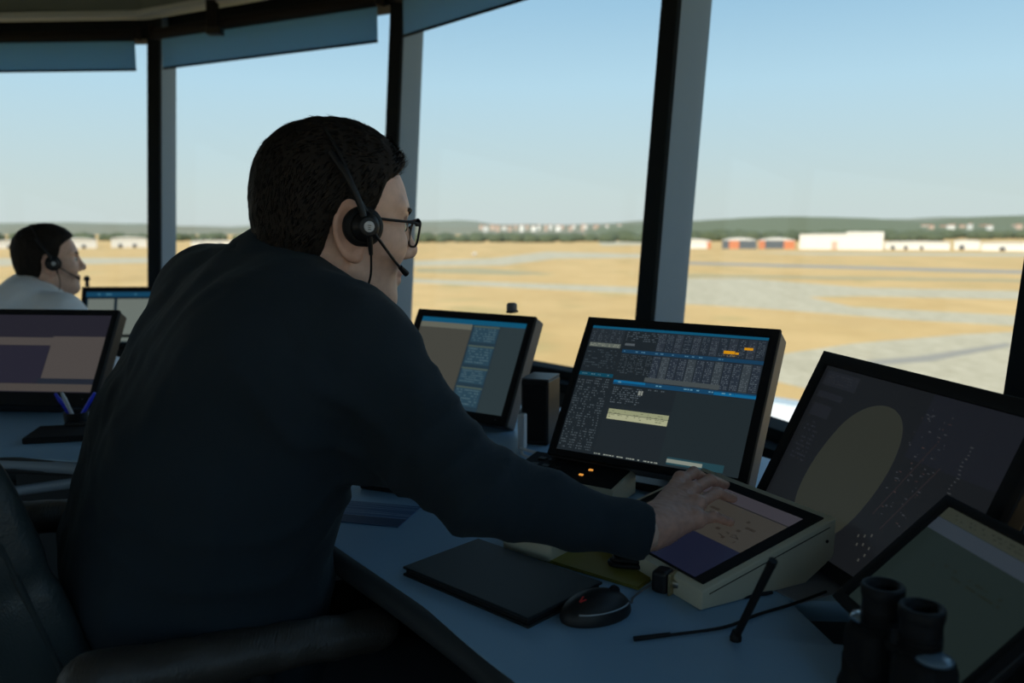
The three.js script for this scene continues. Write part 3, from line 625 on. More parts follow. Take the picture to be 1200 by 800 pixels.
{ // upright black aerial and the cable lying beside it
  const p = V([0.2513, 0.74, -0.9059]), q = V([0.2724, 0.855, -0.8521]), g = group('aerial', [p.x, DESK, p.z]); tag(g, 'black rod aerial standing tilted on the desk before the touch panel', 'aerial');
  const d = q.clone().sub(p);
  part('rod', rod([0, .004, 0], [d.x, d.y, d.z], .0042, .0048), M.rubber, g); part('tip', rod([d.x * .94, d.y * .94, d.z * .94], [d.x * 1.005, d.y * 1.005, d.z * 1.005], .0052, .0048), M.rubber, g);
  part('foot', lathe([[0, 0], [.0065, 0], [.0068, .004], [.005, .009], [.0042, .012], [0, .012]], 18), M.rubber, g);
}
{
  const pts = [[0.1368, 0.744, -0.904], [0.1837, 0.744, -0.9142], [0.2463, 0.744, -0.933], [0.2952, 0.744, -0.966], [0.3451, 0.744, -0.994], [0.3975, 0.744, -1.0286]], o = pts[0];
  const g = group('desk_cable', [o[0], DESK, o[2]]); tag(g, 'thin black cable snaking across the desk past the aerial', 'cable');
  const rel = pts.map((q) => [q[0] - o[0], .0028, q[2] - o[2]]);
  part('lead', tube(rel, .0019, 50, 8), M.rubber, g); part('plug', rod(rel[0], [rel[1][0] * .9, .0034, rel[1][2] * .9], .0028, .0026), M.rubber, g);
}
{ // black strap bundle below the cuff
  const p = V([0.1674, 0.74, -1.1033]), g = group('cable_bundle', [p.x, DESK, p.z]); tag(g, 'tangle of black cable under the operator\'s cuff', 'cable');
  for (let k = 0; k < 3; k++) { const pts = []; for (let i = 0; i < 9; i++) { const a = i / 9 * 6.28; pts.push([Math.cos(a) * (.035 - k * .005), .007 + k * .006 + rr(0, .004), Math.sin(a) * (.017 - k * .002) - .006]); } part('loop', tube(pts, .0035, 50, 8, true), M.rubber, g); }
}
// equipment behind the monitors
{
  const p = V([0.0621, 0.74, -1.7822]), g = group('speaker_box', [p.x, DESK, p.z - .03], rad(-20)); tag(g, 'black box loudspeaker standing between two monitors', 'speaker');
  part('cabinet', box(.062, .140, .085, 0, .070, 0, .005), M.black, g); part('top_plate', box(.060, .003, .083, 0, .1415, 0, .001), M.greyPlastic, g);
  part('grille', box(.052, .12, .004, 0, .070, .043, .002), M.blackMatte, g);
}
{
  const p = V([0.0214, 0.74, -1.7396]), g = group('cable_adapter', [p.x, DESK, p.z], rad(-20)); tag(g, 'small upright white adapter with a pale cable loop behind the monitor', 'adapter');
  part('body', box(.016, .075, .02, 0, .0385, 0, .004), M.whitePlastic, g);
  part('cable', tube([[0, .004, .01], [.02, .012, .045], [.06, .012, .065], [.10, .005, .06], [.12, .004, .075]], .0035, 40, 8), M.whitePlastic, g, 'pale blue-white cable');
  part('second_cable', tube([[.005, .004, .02], [.03, .006, .07], [.08, .006, .085], [.13, .004, .10]], .003, 40, 8), M.whitePlastic, g);
}
// side wing: pens and a dark pad
{
  const p = V([-1.0117, 0.74, -1.9398]), g = group('pen_cup', [p.x, DESK, p.z]); tag(g, 'black pen cup on the side wing', 'pen cup');
  part('cup', lathe([[0, .003], [0, 0], [.024, 0], [.027, .036], [.025, .036], [.022, .004], [0, .004]], 24), M.black, g);
  [[-.45, .2, 'blue ballpoint pen leaning in the cup', lin(.01, .02, .55)], [.55, -.1, 'bright blue pen leaning towards the monitor', lin(.01, .03, .7)], [-.2, .3, 'pale grey pen standing in the cup', lin(.5, .5, .52)]].forEach(([ax, az, label, col]) => {
    const q = group('pen', [p.x, DESK + .008, p.z]); tag(q, label, 'pen'); q.rotation.set(az, 0, -ax);
    part('barrel', cyl(.0045, .0045, .06, 0, .035, 0, 10), std(col, .35), q); part('cap', cyl(.003, .005, .02, 0, .074, 0, 10), std(col, .3), q);
  });
}
{
  const p = V([-1.0189, 0.74, -1.8422]), g = group('writing_pad', [p.x, DESK, p.z], rad(12)); tag(g, 'dark writing pad lying on the side wing', 'pad');
  part('cover', box(.16, .014, .12, .04, .007, 0, .003), M.blackMatte, g); part('clip', box(.05, .006, .016, .04, .017, -.05, .002), M.black, g);
}
// ------------------------------------------------------------------ binoculars standing on the desk
{
  const a = V([0.3393, 0.8753, -0.7435]), b = V([0.3535, 0.878, -0.6984]), mx = (a.x + b.x) / 2, mz = (a.z + b.z) / 2, g = group('binoculars', [mx, DESK, mz]);
  tag(g, 'black binoculars standing upright on their front lenses', 'binoculars');
  const ax = V(b.x - a.x, 0, b.z - a.z); const sep = ax.length(); g.rotation.y = Math.atan2(-ax.z, ax.x);
  const top = (a.y + b.y) / 2 - DESK;
  for (const s of [-1, 1]) {
    const x = s * sep / 2, ox = s * (sep / 2 + .017);
    const body = part('barrel', [lathe([[0, 0], [.0235, 0], [.0245, .004], [.0245, .03], [.021, .04], [.021, .058], [0, .058]], 36).translate(ox, 0, 0), box(.046, .052, .044, s * (sep / 2 + .008), .071, 0, .014)], M.blackMatte, g);
    part('objective_glass', cyl(.02, .02, .002, ox, .003, 0, 30), M.black, body);
    part('prism_cover', lathe([[0, .006], [.008, .0055], [.015, .003], [.0175, 0], [0, 0]], 28).scale(1, 1, .95).translate(ox, .096, 0), std(lin(.12, .19, .26), .15, { clearcoat: 1 }), g, 'glossy rounded prism cover with the sky reflection painted in as blue');  // blue base colour stands in for reflected sky
    const e = part('eyepiece', lathe([[0, .09], [.0165, .09], [.0168, .112], [.0176, .113], [.0176, top - .012], [.0186, top - .011], [.0192, top - .008], [.0192, top - .002], [.0182, top], [.0150, top], [.0128, top - .004], [.0122, top - .009], [0, top - .009]], 40).translate(x, 0, 0), M.rubber, g);
    part('eye_lens', cyl(.0115, .0115, .001, x, top - .0085, 0, 28), std(lin(.01, .012, .016), .08), e);
    for (let k = 0; k < 4; k++) part('ridge', new THREE.TorusGeometry(.0177, .0008, 6, 36).rotateX(Math.PI / 2).translate(x, .098 + k * .0045, 0), M.rubber, e);
  }
  part('hinge', [cyl(.007, .007, .07, 0, .06, 0, 20), cyl(.0095, .0095, .014, 0, .1, 0, 24)], M.black, g);
  part('bridge', box(sep, .012, .016, 0, .088, 0, .004), M.blackMatte, g);
}

// ------------------------------------------------------------------ people
// head in its own frame: x forward, y up, z to the person's right, origin midway between the ears
function headSDF(o = {}) {
  const two = (f) => [f(1), f(-1)];
  const skull = blend([egg([-.014, .046, 0], [.097, .090, .0745]), egg([.030, .030, 0], [.066, .072, .066]), egg([.036, -.030, 0], [.054, .078, .056])], .03);
  const jaw = blend([...two((s) => cone([-.004, -.052, s * .050], [.066, -.094, s * .014], .024, .019)), cone([.066, -.094, -.012], [.066, -.094, .012], .0195, .0195), egg([.030, -.066, 0], [.05, .045, .045])], .025);
  const cheeks = two((s) => egg([.058, -.018, s * .040], [.030, .028, .026]));
  const brow = two((s) => cone([.084, .036, s * .010], [.070, .038, s * .048], .013, .011));
  const nose = blend([cone([.090, .026, 0], [.1085, -.016, 0], .0075, .0105), ball([.1095, -.021, 0], .0112), ...two((s) => ball([.0985, -.026, s * .0115], .0085))], .010);
  const lips = blend([cone([.0915, -.0535, -.016], [.0915, -.0535, .016], .0062, .0062), cone([.0895, -.0655, -.014], [.0895, -.0655, .014], .0068, .0068)], .004);
  const sock = two((s) => egg([.094, .014, s * .032], [.016, .012, .018]));
  const lids = two((s) => egg([.0765, .012, s * .0315], [.0125, .0118, .0145]));
  const ears = two((s) => {
    const c = Math.cos(.35), n = Math.sin(.35);
    return (x, y, z) => {
      let px = x + .004, py = y + .004, pz = (z * s) - .080;             // flared outward and leaning back
      let qx = px * .92 + pz * .39, qz = -px * .39 + pz * .92; const rx = qx * .98 + py * .19, ry = py * .98 - qx * .19;
      const outer = hyp(rx / .0185, (ry - .002) / .0345) - 1, rim = Math.abs(outer) * .018 - .0042, plate = Math.max(outer * .018, Math.abs(qz) - .0028);
      const ring = hyp(Math.max(rim, -.5) + .0042 < 0 ? rim : rim, 0);
      const d1 = smax(Math.abs(outer) * .018 - .0040, Math.abs(qz - .002) - .0052, .004);
      const lobe = hyp(rx - .004, ry + .033, qz) - .0085;
      return smin(smin(d1, plate, .004), lobe, .006);
    };
  });
  const neck = cone([-.022, -.04, 0], o.neckTo ?? [-.06, -.16, 0], .056, .060);
  return (x, y, z) => {
    let d = smin(skull(x, y, z), jaw(x, y, z), .022);
    for (const c of cheeks) d = smin(d, c(x, y, z), .025);
    for (const b of brow) d = smin(d, b(x, y, z), .014);
    for (const s of sock) d = smax(d, -s(x, y, z), .012);
    for (const l of lids) d = smin(d, l(x, y, z), .006);
    d = smin(d, nose(x, y, z), .009); d = smin(d, lips(x, y, z), .006);
    d = smin(d, neck(x, y, z), .03);
    for (const e of ears) d = smin(d, e(x, y, z), .006);
    return d;
  };
}
// hairline height as a function of the position along the head
const hairPts = [[-.14, -.082], [-.085, -.080], [-.055, -.070], [-.036, -.045], [-.026, .006], [-.018, .034], [.004, .036], [.012, .004], [.022, .002], [.030, .030], [.040, .062], [.056, .078], [.070, .088], [.082, .102], [.14, .16]];
function hairline(x) { let k = 0; while (k < hairPts.length - 2 && x > hairPts[k + 1][0]) k++; const a = hairPts[k], b = hairPts[k + 1]; return a[1] + (b[1] - a[1]) * Math.min(1, Math.max(0, (x - a[0]) / (b[0] - a[0]))); }
function hairSDF(thick = 1) {
  const cap = blend([egg([-.016, .050, 0], [.104, .096, .0795]), egg([.022, .050, 0], [.072, .082, .066]), egg([-.055, -.012, 0], [.056, .072, .062])], .03);
  return (x, y, z) => {
    const n = .0014 * n3(x * 40, y * 18, z * 40) + .0005 * n3(x * 160, y * 60, z * 160);
    const d = cap(x, y, z) - .003 * thick - .0022 * thick * Math.max(0, y * 9) + n;
    const wob = .004 * n3(x * 70, 3, z * 70);
    return smax(d, (hairline(x - .010 * (Math.abs(z) < .045 ? (.045 - Math.abs(z)) / .045 : 0)) - y + wob) * .8, .006);
  };
}
function strands(hair, count, len) {
  const p = hair.attributes.position, nn = hair.attributes.normal, pos = [], nor = [], idx = [];
  for (let q = 0; q < count; q++) {
    const i = Math.floor(rnd() * p.count), x = p.getX(i), y = p.getY(i), z = p.getZ(i), n = V(nn.getX(i), nn.getY(i), nn.getZ(i));
    const front = x > .05 && y > .07;
    const flow = front ? V(.55, .55, .25 * Math.sign(z || 1)) : y > .09 ? V(-.7, .0, .3) : x < -.07 ? V(-.15, -1, 0) : V(-.55, -.8, 0);
    flow.x += rr(-.18, .18); flow.y += rr(-.18, .18); flow.z += rr(-.18, .18);
    flow.addScaledVector(n, -flow.dot(n)).normalize();
    const l = len * rr(.6, 1.3) * (front ? .9 : 1), lift = front ? .3 : rr(.0, .06), tip = V(x, y, z).addScaledVector(flow, l).addScaledVector(n, l * lift), mid = V(x, y, z).addScaledVector(flow, l * .5).addScaledVector(n, l * lift * .75);
    const s = flow.clone().cross(n).normalize().multiplyScalar(.0003), b = pos.length / 3, base = V(x, y, z).addScaledVector(n, -.002);
    for (const [c, k] of [[base, 1], [base, -1], [mid, .8], [mid, -.8], [tip, 0]]) { pos.push(c.x + s.x * k, c.y + s.y * k, c.z + s.z * k); nor.push(n.x, n.y, n.z); }
    idx.push(b, b + 1, b + 2, b + 1, b + 3, b + 2, b + 2, b + 3, b + 4);
  }
  const g = new THREE.BufferGeometry(); g.setAttribute('position', new THREE.Float32BufferAttribute(pos, 3)); g.setAttribute('normal', new THREE.Float32BufferAttribute(nor, 3)); g.setIndex(idx); return g;
}
function paint(g, fn) {
  const p = g.attributes.position, c = new Float32Array(p.count * 3);
  for (let i = 0; i < p.count; i++) { const k = fn(p.getX(i), p.getY(i), p.getZ(i)); c.set(k, i * 3); }
  g.setAttribute('color', new THREE.BufferAttribute(c, 3)); return g;
}
const SKIN = [.66, .42, .32];
function headColour(x, y, z) {
  const m = 1 + .07 * n3(x * 60, y * 60, z * 60) + .04 * n3(x * 200, y * 200, z * 200);
  const stub = Math.max(0, Math.min(1, (-.028 - y) / .02)) * Math.max(0, Math.min(1, (x + .005) / .02)) * (y > -.125 ? 1 : 0) * .22;
  const lip = Math.max(0, 1 - hyp((y + .0595) / .013, (x - .093) / .014)) * .35, ear = Math.abs(z) > .074 ? .25 : 0;
  return [SKIN[0] * m * (1 - stub * .9) * (1 - lip * .1), SKIN[1] * m * (1 - stub * .75) * (1 - lip * .45) * (1 - ear * .35), SKIN[2] * m * (1 - stub * .6) * (1 - lip * .35) * (1 - ear * .4)];
}
function handColour(x, y, z) { const m = 1 + .09 * n3(x * 70, y * 70, z * 70) + .05 * n3(x * 220, y * 220, z * 220); return [SKIN[0] * m * .84, SKIN[1] * m * .71, SKIN[2] * m * .69]; }
// palm down hand from joints: fingers are [knuckle, middle joint, tip]
function handGeo(wrist, elbow, fingers, thumb, r = 1) {
  const f = fingers.map(([k, m, t], i) => { const w = [.0082, .0084, .0080, .0073][i] * r; return blend([cone(k, m, w * 1.08, w * .98), cone(m, t, w * .98, w * .80)], .004); });
  const mid = (a, b, t) => a.map((v, i) => v + (b[i] - v) * t);
  const palm = blend([...fingers.map(([k]) => cone(mid(wrist, k, .12), k, .0185 * r, .0118 * r)), cone(mid(elbow, wrist, .55), wrist, .031 * r, .0225 * r), cone(mid(wrist, fingers[0][0], .2), mid(wrist, fingers[3][0], .35), .019 * r, .017 * r)], .016);
  const th = blend([cone(thumb[0], thumb[1], .0125 * r, .0105 * r), cone(thumb[1], thumb[2], .0105 * r, .0085 * r)], .004);
  const knuckles = fingers.map(([k]) => ball([k[0], k[1] + .004, k[2]], .0095 * r));
  const sdf = (x, y, z) => { let d = palm(x, y, z); for (const k of knuckles) d = smin(d, k(x, y, z), .008); let e = 1; for (const g of f) e = Math.min(e, g(x, y, z)); d = smin(d, e, .005); return smin(d, th(x, y, z), .010) + .0007 * n3(x * 120, y * 120, z * 120); };
  const all = [wrist, mid(elbow, wrist, .55), ...fingers.flat(), ...thumb], lo = [0, 1, 2].map((i) => Math.min(...all.map((p) => p[i])) - .04), hi = [0, 1, 2].map((i) => Math.max(...all.map((p) => p[i])) + .04);
  return paint(netMesh(sdf, lo, hi, .0022, 1), handColour);
}
// a relaxed hand whose palm rests on a surface, pointing along dir
function restingHand(w, elbow, dir, side) {
  const d = V(dir).normalize(), r = d.clone().cross(V(0, 1, 0)).normalize().multiplyScalar(side);
  const at = (f, s, u) => { const p = V(w).addScaledVector(d, f).addScaledVector(r, s); return [p.x, w[1] + u, p.z]; };
  const F = [[-.026, .082, .115, .150], [-.009, .086, .122, .160], [.009, .083, .117, .152], [.026, .076, .104, .132]].map(([s, a, b, c]) => [at(a, s, .004), at(b, s * 1.08, .004), at(c, s * 1.12, -.010)]);
  return handGeo(w, elbow, F, [at(.03, -.026, -.006), at(.065, -.048, -.008), at(.09, -.056, -.012)], 1);
}
function merged(list) {
  const l = list.map((g) => { const k = g.toNonIndexed(); if (!k.attributes.color) paint(k, () => SKIN); for (const a of Object.keys(k.attributes)) if (!['position', 'normal', 'uv', 'color'].includes(a)) k.deleteAttribute(a); return k; });
  return mergeGeometries(l);
}
const add = (p, d, s) => [p[0] + d[0] * s, p[1] + d[1] * s, p[2] + d[2] * s];

function person(o) {
  const root = group('person', o.base); tag(root, o.label, 'person');
  const put = (g) => g.translate(-o.base[0], -o.base[1], -o.base[2]);
  const F = [Math.cos(o.yaw), 0, -Math.sin(o.yaw)], Rt = [Math.sin(o.yaw), 0, Math.cos(o.yaw)];
  const head = new THREE.Matrix4().compose(V(o.head.at), new THREE.Quaternion().setFromEuler(new THREE.Euler(o.head.roll ?? 0, o.head.yaw, o.head.pitch, 'YZX')), V(1, 1, 1).multiplyScalar(o.head.size ?? 1));
  const inv = head.clone().invert(), C = V(o.collar).applyMatrix4(inv);
  const hs = headSDF({ neckTo: [C.x - .01, C.y - .06, C.z] });
  const headG = paint(netMesh(hs, [-.15, -.25, -.12], [.14, .16, .12], o.fine ?? .003), headColour).applyMatrix4(head);
  const hands = o.hands();
  // the body under the clothes, joined to head and hands
  const inner = blend([cone(o.levels[0][0], o.levels[2][0], .11, .11), cone(o.levels[2][0], o.levels[4][0], .11, .07), cone(o.levels[4][0], o.collar, .06, .055), cone(o.levels[4][0], o.SR, .06, .05), cone(o.SR, o.ER, .045, .038), cone(o.ER, o.WR, .036, .026), cone(o.levels[4][0], o.SL, .06, .05), cone(o.SL, o.EL, .045, .038), cone(o.EL, o.WL, .036, .026)], .04);
  const pts = [...o.levels.map((l) => l[0]), o.SR, o.ER, o.WR, o.SL, o.EL, o.WL, o.collar], lo = [0, 1, 2].map((i) => Math.min(...pts.map((p) => p[i])) - .24), hi = [0, 1, 2].map((i) => Math.max(...pts.map((p) => p[i])) + .24);
  const innerG = paint(netMesh(inner, lo, hi, .018), () => SKIN);
  part('body', put(merged([headG, innerG, ...hands])), M.skin, root);
  // hair
  const hs2 = hairSDF(o.head.thick ?? 1), hairL = netMesh(hs2, [-.15, -.12, -.11], [.13, .18, .11], .003);
  const st = strands(hairL, o.strands ?? 5000, .013), hairM = part('hair', put(hairL.clone().applyMatrix4(head)), M.hair, root, o.hairLabel);
  part('hair_strands', put(st.applyMatrix4(head)), M.hair, hairM).userData.kind = 'stuff';
  if (o.grey) { // greying hair at the temple
    const tg = []; const src = hairL.attributes.position, keep = [];
    for (let i = 0; i < src.count; i++) { const x = src.getX(i), y = src.getY(i); if (x > .008 && x < .05 && y < .075 && y > 0) keep.push(i); }
    const sub = new THREE.BufferGeometry(); const pp = [], qq = []; for (const i of keep) { pp.push(src.getX(i), src.getY(i), src.getZ(i)); qq.push(hairL.attributes.normal.getX(i), hairL.attributes.normal.getY(i), hairL.attributes.normal.getZ(i)); }
    sub.setAttribute('position', new THREE.Float32BufferAttribute(pp, 3)); sub.setAttribute('normal', new THREE.Float32BufferAttribute(qq, 3));
    if (keep.length) part('grey_strands', put(strands(sub, 500, .011).applyMatrix4(head)), M.hairGrey, hairM, 'greying hair at the temple').userData.kind = 'stuff';
  }
  // eyes
  for (const s of [1, -1]) {
    const e = part('eye', put(new THREE.SphereGeometry(.0118, 20, 14).translate(.0795, .012, s * .0315).applyMatrix4(head)), std(lin(.6, .58, .55), .2), root);
    part('iris', put(new THREE.SphereGeometry(.006, 14, 10).scale(.35, 1, 1).translate(.0905, .0115, s * .0315).applyMatrix4(head)), std(lin(.03, .025, .02), .15), e);
    part('eyebrow', put(tube([[.097, .031, s * .014], [.096, .036, s * .028], [.086, .036, s * .046]], .0032, 14, 6).applyMatrix4(head)), M.hair, root);
  }
  // upper garment
  const cols = [];
  for (const s of [-1, 0, 1]) for (let k = 0; k < o.levels.length - 1; k++) { const [a, wa, ra] = o.levels[k], [b, wb, rb] = o.levels[k + 1]; cols.push(cone(add(a, Rt, s * wa), add(b, Rt, s * wb), ra, rb)); }
  const torso = blend(cols, .05), armR = blend([cone(o.SR, o.ER, o.rS ?? .073, o.rE ?? .058), cone(o.ER, o.WR, o.rE ?? .058, o.rW ?? .040)], .012), armL = blend([cone(o.SL, o.EL, .073, .056), cone(o.EL, o.WL, .056, .040)], .03);
  const drape = o.drape ? cone(o.drape[0], o.ER, o.drape[1], o.drape[2]) : null;
  const yoke = blend([cone(o.levels[4][0], o.SR, .085, .07), cone(o.levels[4][0], o.SL, .085, .07), cone(o.levels[4][0], o.collar, .075, .052)], .05);
  const cn = V(F).multiplyScalar(.68).add(V(0, .73, 0)).normalize(), cc = o.collar;
  const ax = V(o.WR).sub(V(o.ER)).normalize(), axl = V(o.WL).sub(V(o.EL)).normalize();
  const foldAxis = V(o.ER).sub(V(o.SR)).normalize();
  const garment = (x, y, z) => {
    let d = smin(torso(x, y, z), yoke(x, y, z), .05);
    let a = armR(x, y, z), b = armL(x, y, z);
    const ca = (x - o.WR[0]) * ax.x + (y - o.WR[1]) * ax.y + (z - o.WR[2]) * ax.z, cb = (x - o.WL[0]) * axl.x + (y - o.WL[1]) * axl.y + (z - o.WL[2]) * axl.z;
    if (drape) a = smin(a, drape(x, y, z), .03);
    a = smax(a, ca, .006); b = smax(b, cb, .006);
    d = smin(smin(d, a, .045), b, .045);
    // cloth folds: long creases with a noisy course
    const wx = n3(x * 3.1, y * 3.1, z * 3.1) * .9, t = x * foldAxis.x + y * foldAxis.y + z * foldAxis.z, u = y * 1.0 + x * .5;
    const near = Math.exp(-Math.pow(hyp(x - o.ER[0], y - o.ER[1], z - o.ER[2]) / .16, 2));
    const arm = Math.pow(.5 + .5 * Math.sin(t * 105 + wx * 7), 3) * .0065 * near;
    const pit = Math.exp(-Math.pow(hyp(x - o.SR[0] + .02, y - o.SR[1] + .12, z - o.SR[2]) / .17, 2));
    const body = Math.pow(.5 + .5 * Math.sin((u + .35 * z) * 58 + wx * 9), 4) * .006 * (.35 + pit) * (1 - near);
    const soft = n3(x * 7, y * 7, z * 7) * .005 + n3(x * 18, y * 13, z * 18) * .0018;
    d += (o.folds ?? 1) * (arm * -1 - body + soft);
    // collar
    const px = x - cc[0], py = y - cc[1], pz = z - cc[2], hgt = px * cn.x + py * cn.y + pz * cn.z, rr2 = Math.sqrt(Math.max(0, px * px + py * py + pz * pz - hgt * hgt));
    const col = hyp(rr2 - (o.collarR ?? .069) + hgt * .25, Math.max(0, Math.abs(hgt) - .020)) - .0075;
    d = smin(d, col, .012);
    // opening for the neck
    const hole = Math.max(rr2 - (o.collarR ?? .069) + .006 + hgt * .25, -(hgt + .03));
    return smax(d, -hole, .006);
  };
  part(o.wearName, put(netMesh(garment, lo, hi, o.cell ?? .008, 1)), o.wear, root, o.wearLabel);
  // trousers and shoes
  const H = o.levels[0][0], leg = [], shoes = [];
  for (const s of [-1, 1]) {
    const hip = add(add(H, Rt, s * .09), [0, 1, 0], -.075), knee = add(add(hip, F, .42), Rt, s * .06); knee[1] = Math.max(.47, hip[1] - .06);
    const ankle = add(knee, F, .05); ankle[1] = .10;
    leg.push(cone(hip, knee, .095, .068), cone(knee, ankle, .066, .052));
    const heel = [ankle[0], .045, ankle[2]], toe = add(heel, F, .17);
    const s1 = cone(heel, toe, .042, .036), s2 = cone([ankle[0], .05, ankle[2]], [ankle[0], .11, ankle[2]], .042, .04), sf = (x, y, z) => smax(smin(s1(x, y, z), s2(x, y, z), .02), .004 - y, .006);
    const c2 = [heel, toe], l2 = [0, 1, 2].map((i) => Math.min(...c2.map((p) => p[i])) - .07), h2 = [0, 1, 2].map((i) => Math.max(...c2.map((p) => p[i])) + .09); l2[1] = -.01;
    shoes.push(put(netMesh(sf, l2, h2, .006)));
  }
  leg.push(cone(add(H, Rt, -.08), add(H, Rt, .08), .125, .125));
  const lf = blend(leg, .05), tf = (x, y, z) => lf(x, y, z) - .004 * Math.pow(.5 + .5 * Math.sin((x * 1.2 + y * .4 + z) * 62 + n3(x * 5, y * 5, z * 5) * 4), 3) + n3(x * 9, y * 9, z * 9) * .004;
  const tp = [add(H, F, .55), add(H, F, -.1), add(H, Rt, .2), add(H, Rt, -.2)], tl = [0, 1, 2].map((i) => Math.min(...tp.map((p) => p[i])) - .16), thh = [0, 1, 2].map((i) => Math.max(...tp.map((p) => p[i])) + .16); tl[1] = .04;
  part('trousers', put(netMesh(tf, tl, thh, .011)), M.trousers, root, 'dark trousers');
  for (const s of shoes) part('shoe', s, M.shoe, root);
  return { root, head, F, Rt };
}
// ---- headset worn on a head: built in the head's own frame
function headset(head, label, boomTip) {
  const m = new THREE.Matrix4(), p = new THREE.Vector3().setFromMatrixPosition(head), g = group('headset', [p.x, p.y, p.z]); tag(g, label, 'headset', 'headsets worn by the operators');
  g.quaternion.setFromRotationMatrix(m.extractRotation(head)); g.scale.setScalar(new THREE.Vector3().setFromMatrixScale(head).x);
  const cx = .010, cy = .004, cz = .088;
  const cup = (s) => {
    const k = (geo) => geo.rotateX(s * Math.PI / 2).translate(cx, cy, s * cz);
    const e = part('ear_cushion', k(lathe([[.008, -.012], [.021, -.012], [.0265, -.006], [.0275, .0], [.0265, .006], [.021, .010], [.012, .011], [0, .011]], 36)), M.rubber, g, 'black foam ear cushion');
    part('ear_shell', k(lathe([[0, .010], [.020, .010], [.018, .016], [.014, .019], [.0135, .026], [.011, .0275], [0, .0275]], 32)), M.black, g);
    return e;
  };
  cup(1); cup(-1);
  part('badge', lathe([[0, .0015], [.0068, .0012], [.0074, 0], [0, 0]], 28).rotateX(Math.PI / 2).translate(cx, cy, cz + .0275), std(lin(.52, .53, .55), .4), g, 'pale round badge on the hub');
  part('badge_mark', [box(.005, .0008, .0012, 0, .0015, 0, .0003), box(.0035, .0008, .0012, 0, -.001, 0, .0003), box(.004, .0008, .0012, .0005, -.0035, 0, .0003)].map((b) => b.translate(cx, cy, cz + .0292)), M.black, g);
  const band = []; for (let i = 0; i <= 24; i++) { const a = Math.PI * i / 24; band.push([cx - .056 * Math.sin(a) ** .8, cy + .020 + .119 * Math.sin(a), (cz + .012) * Math.cos(a) * (1 + .02 * Math.sin(a))]); }
  part('headband', tube(band, .0024, 80, 8), M.black, g);
  for (const s of [1, -1]) part('slider_arm', tube([[cx, cy - .004, s * (cz + .018)], [cx - .010, cy + .025, s * (cz + .017)], [cx - .028, cy + .060, s * (cz + .010)], [cx - .047, cy + .092, s * (cz - .012)]], .0044, 30, 10), M.black, g);
  part('boom', tube([[cx + .006, cy - .004, cz + .022], [cx + .026, cy - .022, cz + .012], [boomTip[0] * .8, boomTip[1] * .78, boomTip[2] + .012], boomTip], .0021, 30, 8), M.black, g, 'thin microphone boom');
  const bt = V(boomTip), pr = V(boomTip[0] * .8, boomTip[1] * .78, boomTip[2] + .012).sub(bt).normalize();
  part('microphone', rod([bt.x - pr.x * .004, bt.y - pr.y * .004, bt.z - pr.z * .004], [bt.x + pr.x * .014, bt.y + pr.y * .014, bt.z + pr.z * .014], .0046, .0034), M.rubber, g);
  part('strain_relief', rod([cx + .004, cy - .012, cz + .02], [cx + .010, cy - .036, cz + .014], .0042, .0028), M.black, g);
  part('cord', tube([[cx + .010, cy - .034, cz + .014], [cx + .014, cy - .065, cz + .006], [cx + .008, cy - .10, cz - .004], [cx - .012, cy - .15, cz + .004]], .0016, 30, 8), M.rubber, g);
  return g;
}
function glasses(head) {
  const p = new THREE.Vector3().setFromMatrixPosition(head), g = group('eyeglasses', [p.x, p.y, p.z]); tag(g, 'dark rectangular eyeglasses worn by the man in the dark jacket', 'glasses');
  g.quaternion.setFromRotationMatrix(new THREE.Matrix4().extractRotation(head)); g.scale.setScalar(new THREE.Vector3().setFromMatrixScale(head).x);
  const lensM = new THREE.MeshPhysicalMaterial({ color: lin(.95, .96, .95), roughness: 0, transmission: 1, thickness: 0, ior: 1.5 });
  const outline = (s, y0, y1, w, k = 10) => { const pts = []; for (let i = 0; i < 28; i++) { const a = i / 28 * Math.PI * 2, c = Math.cos(a), q = Math.sin(a), e = 2 / 3.2; pts.push([Math.sign(c) * Math.abs(c) ** e * w, (y0 + y1) / 2 + Math.sign(q) * Math.abs(q) ** e * (y1 - y0) / 2]); } return pts; };
  const cx = .1065, bow = (z) => -.006 * (z / .06) ** 2 - .0;
  for (const s of [1, -1]) {
    const o = outline(s, -.019, .019, .0255).map(([u, v]) => [cx + bow(u + s * .033) + v * .10, v + .004, s * .033 + u]);
    part('rim', tube(o, .0017, 60, 8, true), M.black, g);
    const sh = new THREE.Shape(outline(s, -.019, .019, .0255).map(([u, v]) => new THREE.Vector2(u, v)));
    part('lens', new THREE.ShapeGeometry(sh).rotateY(Math.PI / 2).translate(0, 0, 0).applyMatrix4(new THREE.Matrix4().makeRotationZ(-.10)).translate(cx - .002, .004, s * .033), lensM, g);
    part('temple', tube([[cx - .008, .0165, s * .0605], [cx - .016, .0175, s * .067], [.05, .0175, s * .0735], [.012, .017, s * .0765], [-.004, .012, s * .0765], [-.02, -.006, s * .0745]], .0019, 50, 8), M.black, g);
    part('hinge', box(.008, .006, .006, cx - .009, .0165, s * .0615, .001), M.black, g);
  }
  part('brow_bar', tube([[cx - .009, .0215, .0605], [cx - .001, .0235, .036], [cx + .0005, .0215, .010], [cx + .0005, .0215, -.010], [cx - .001, .0235, -.036], [cx - .009, .0215, -.0605]], .0026, 50, 8), M.black, g);
  part('bridge', tube([[cx, .010, .0085], [cx + .003, .014, 0], [cx, .010, -.0085]], .0018, 16, 8), M.black, g);
  return g;
}
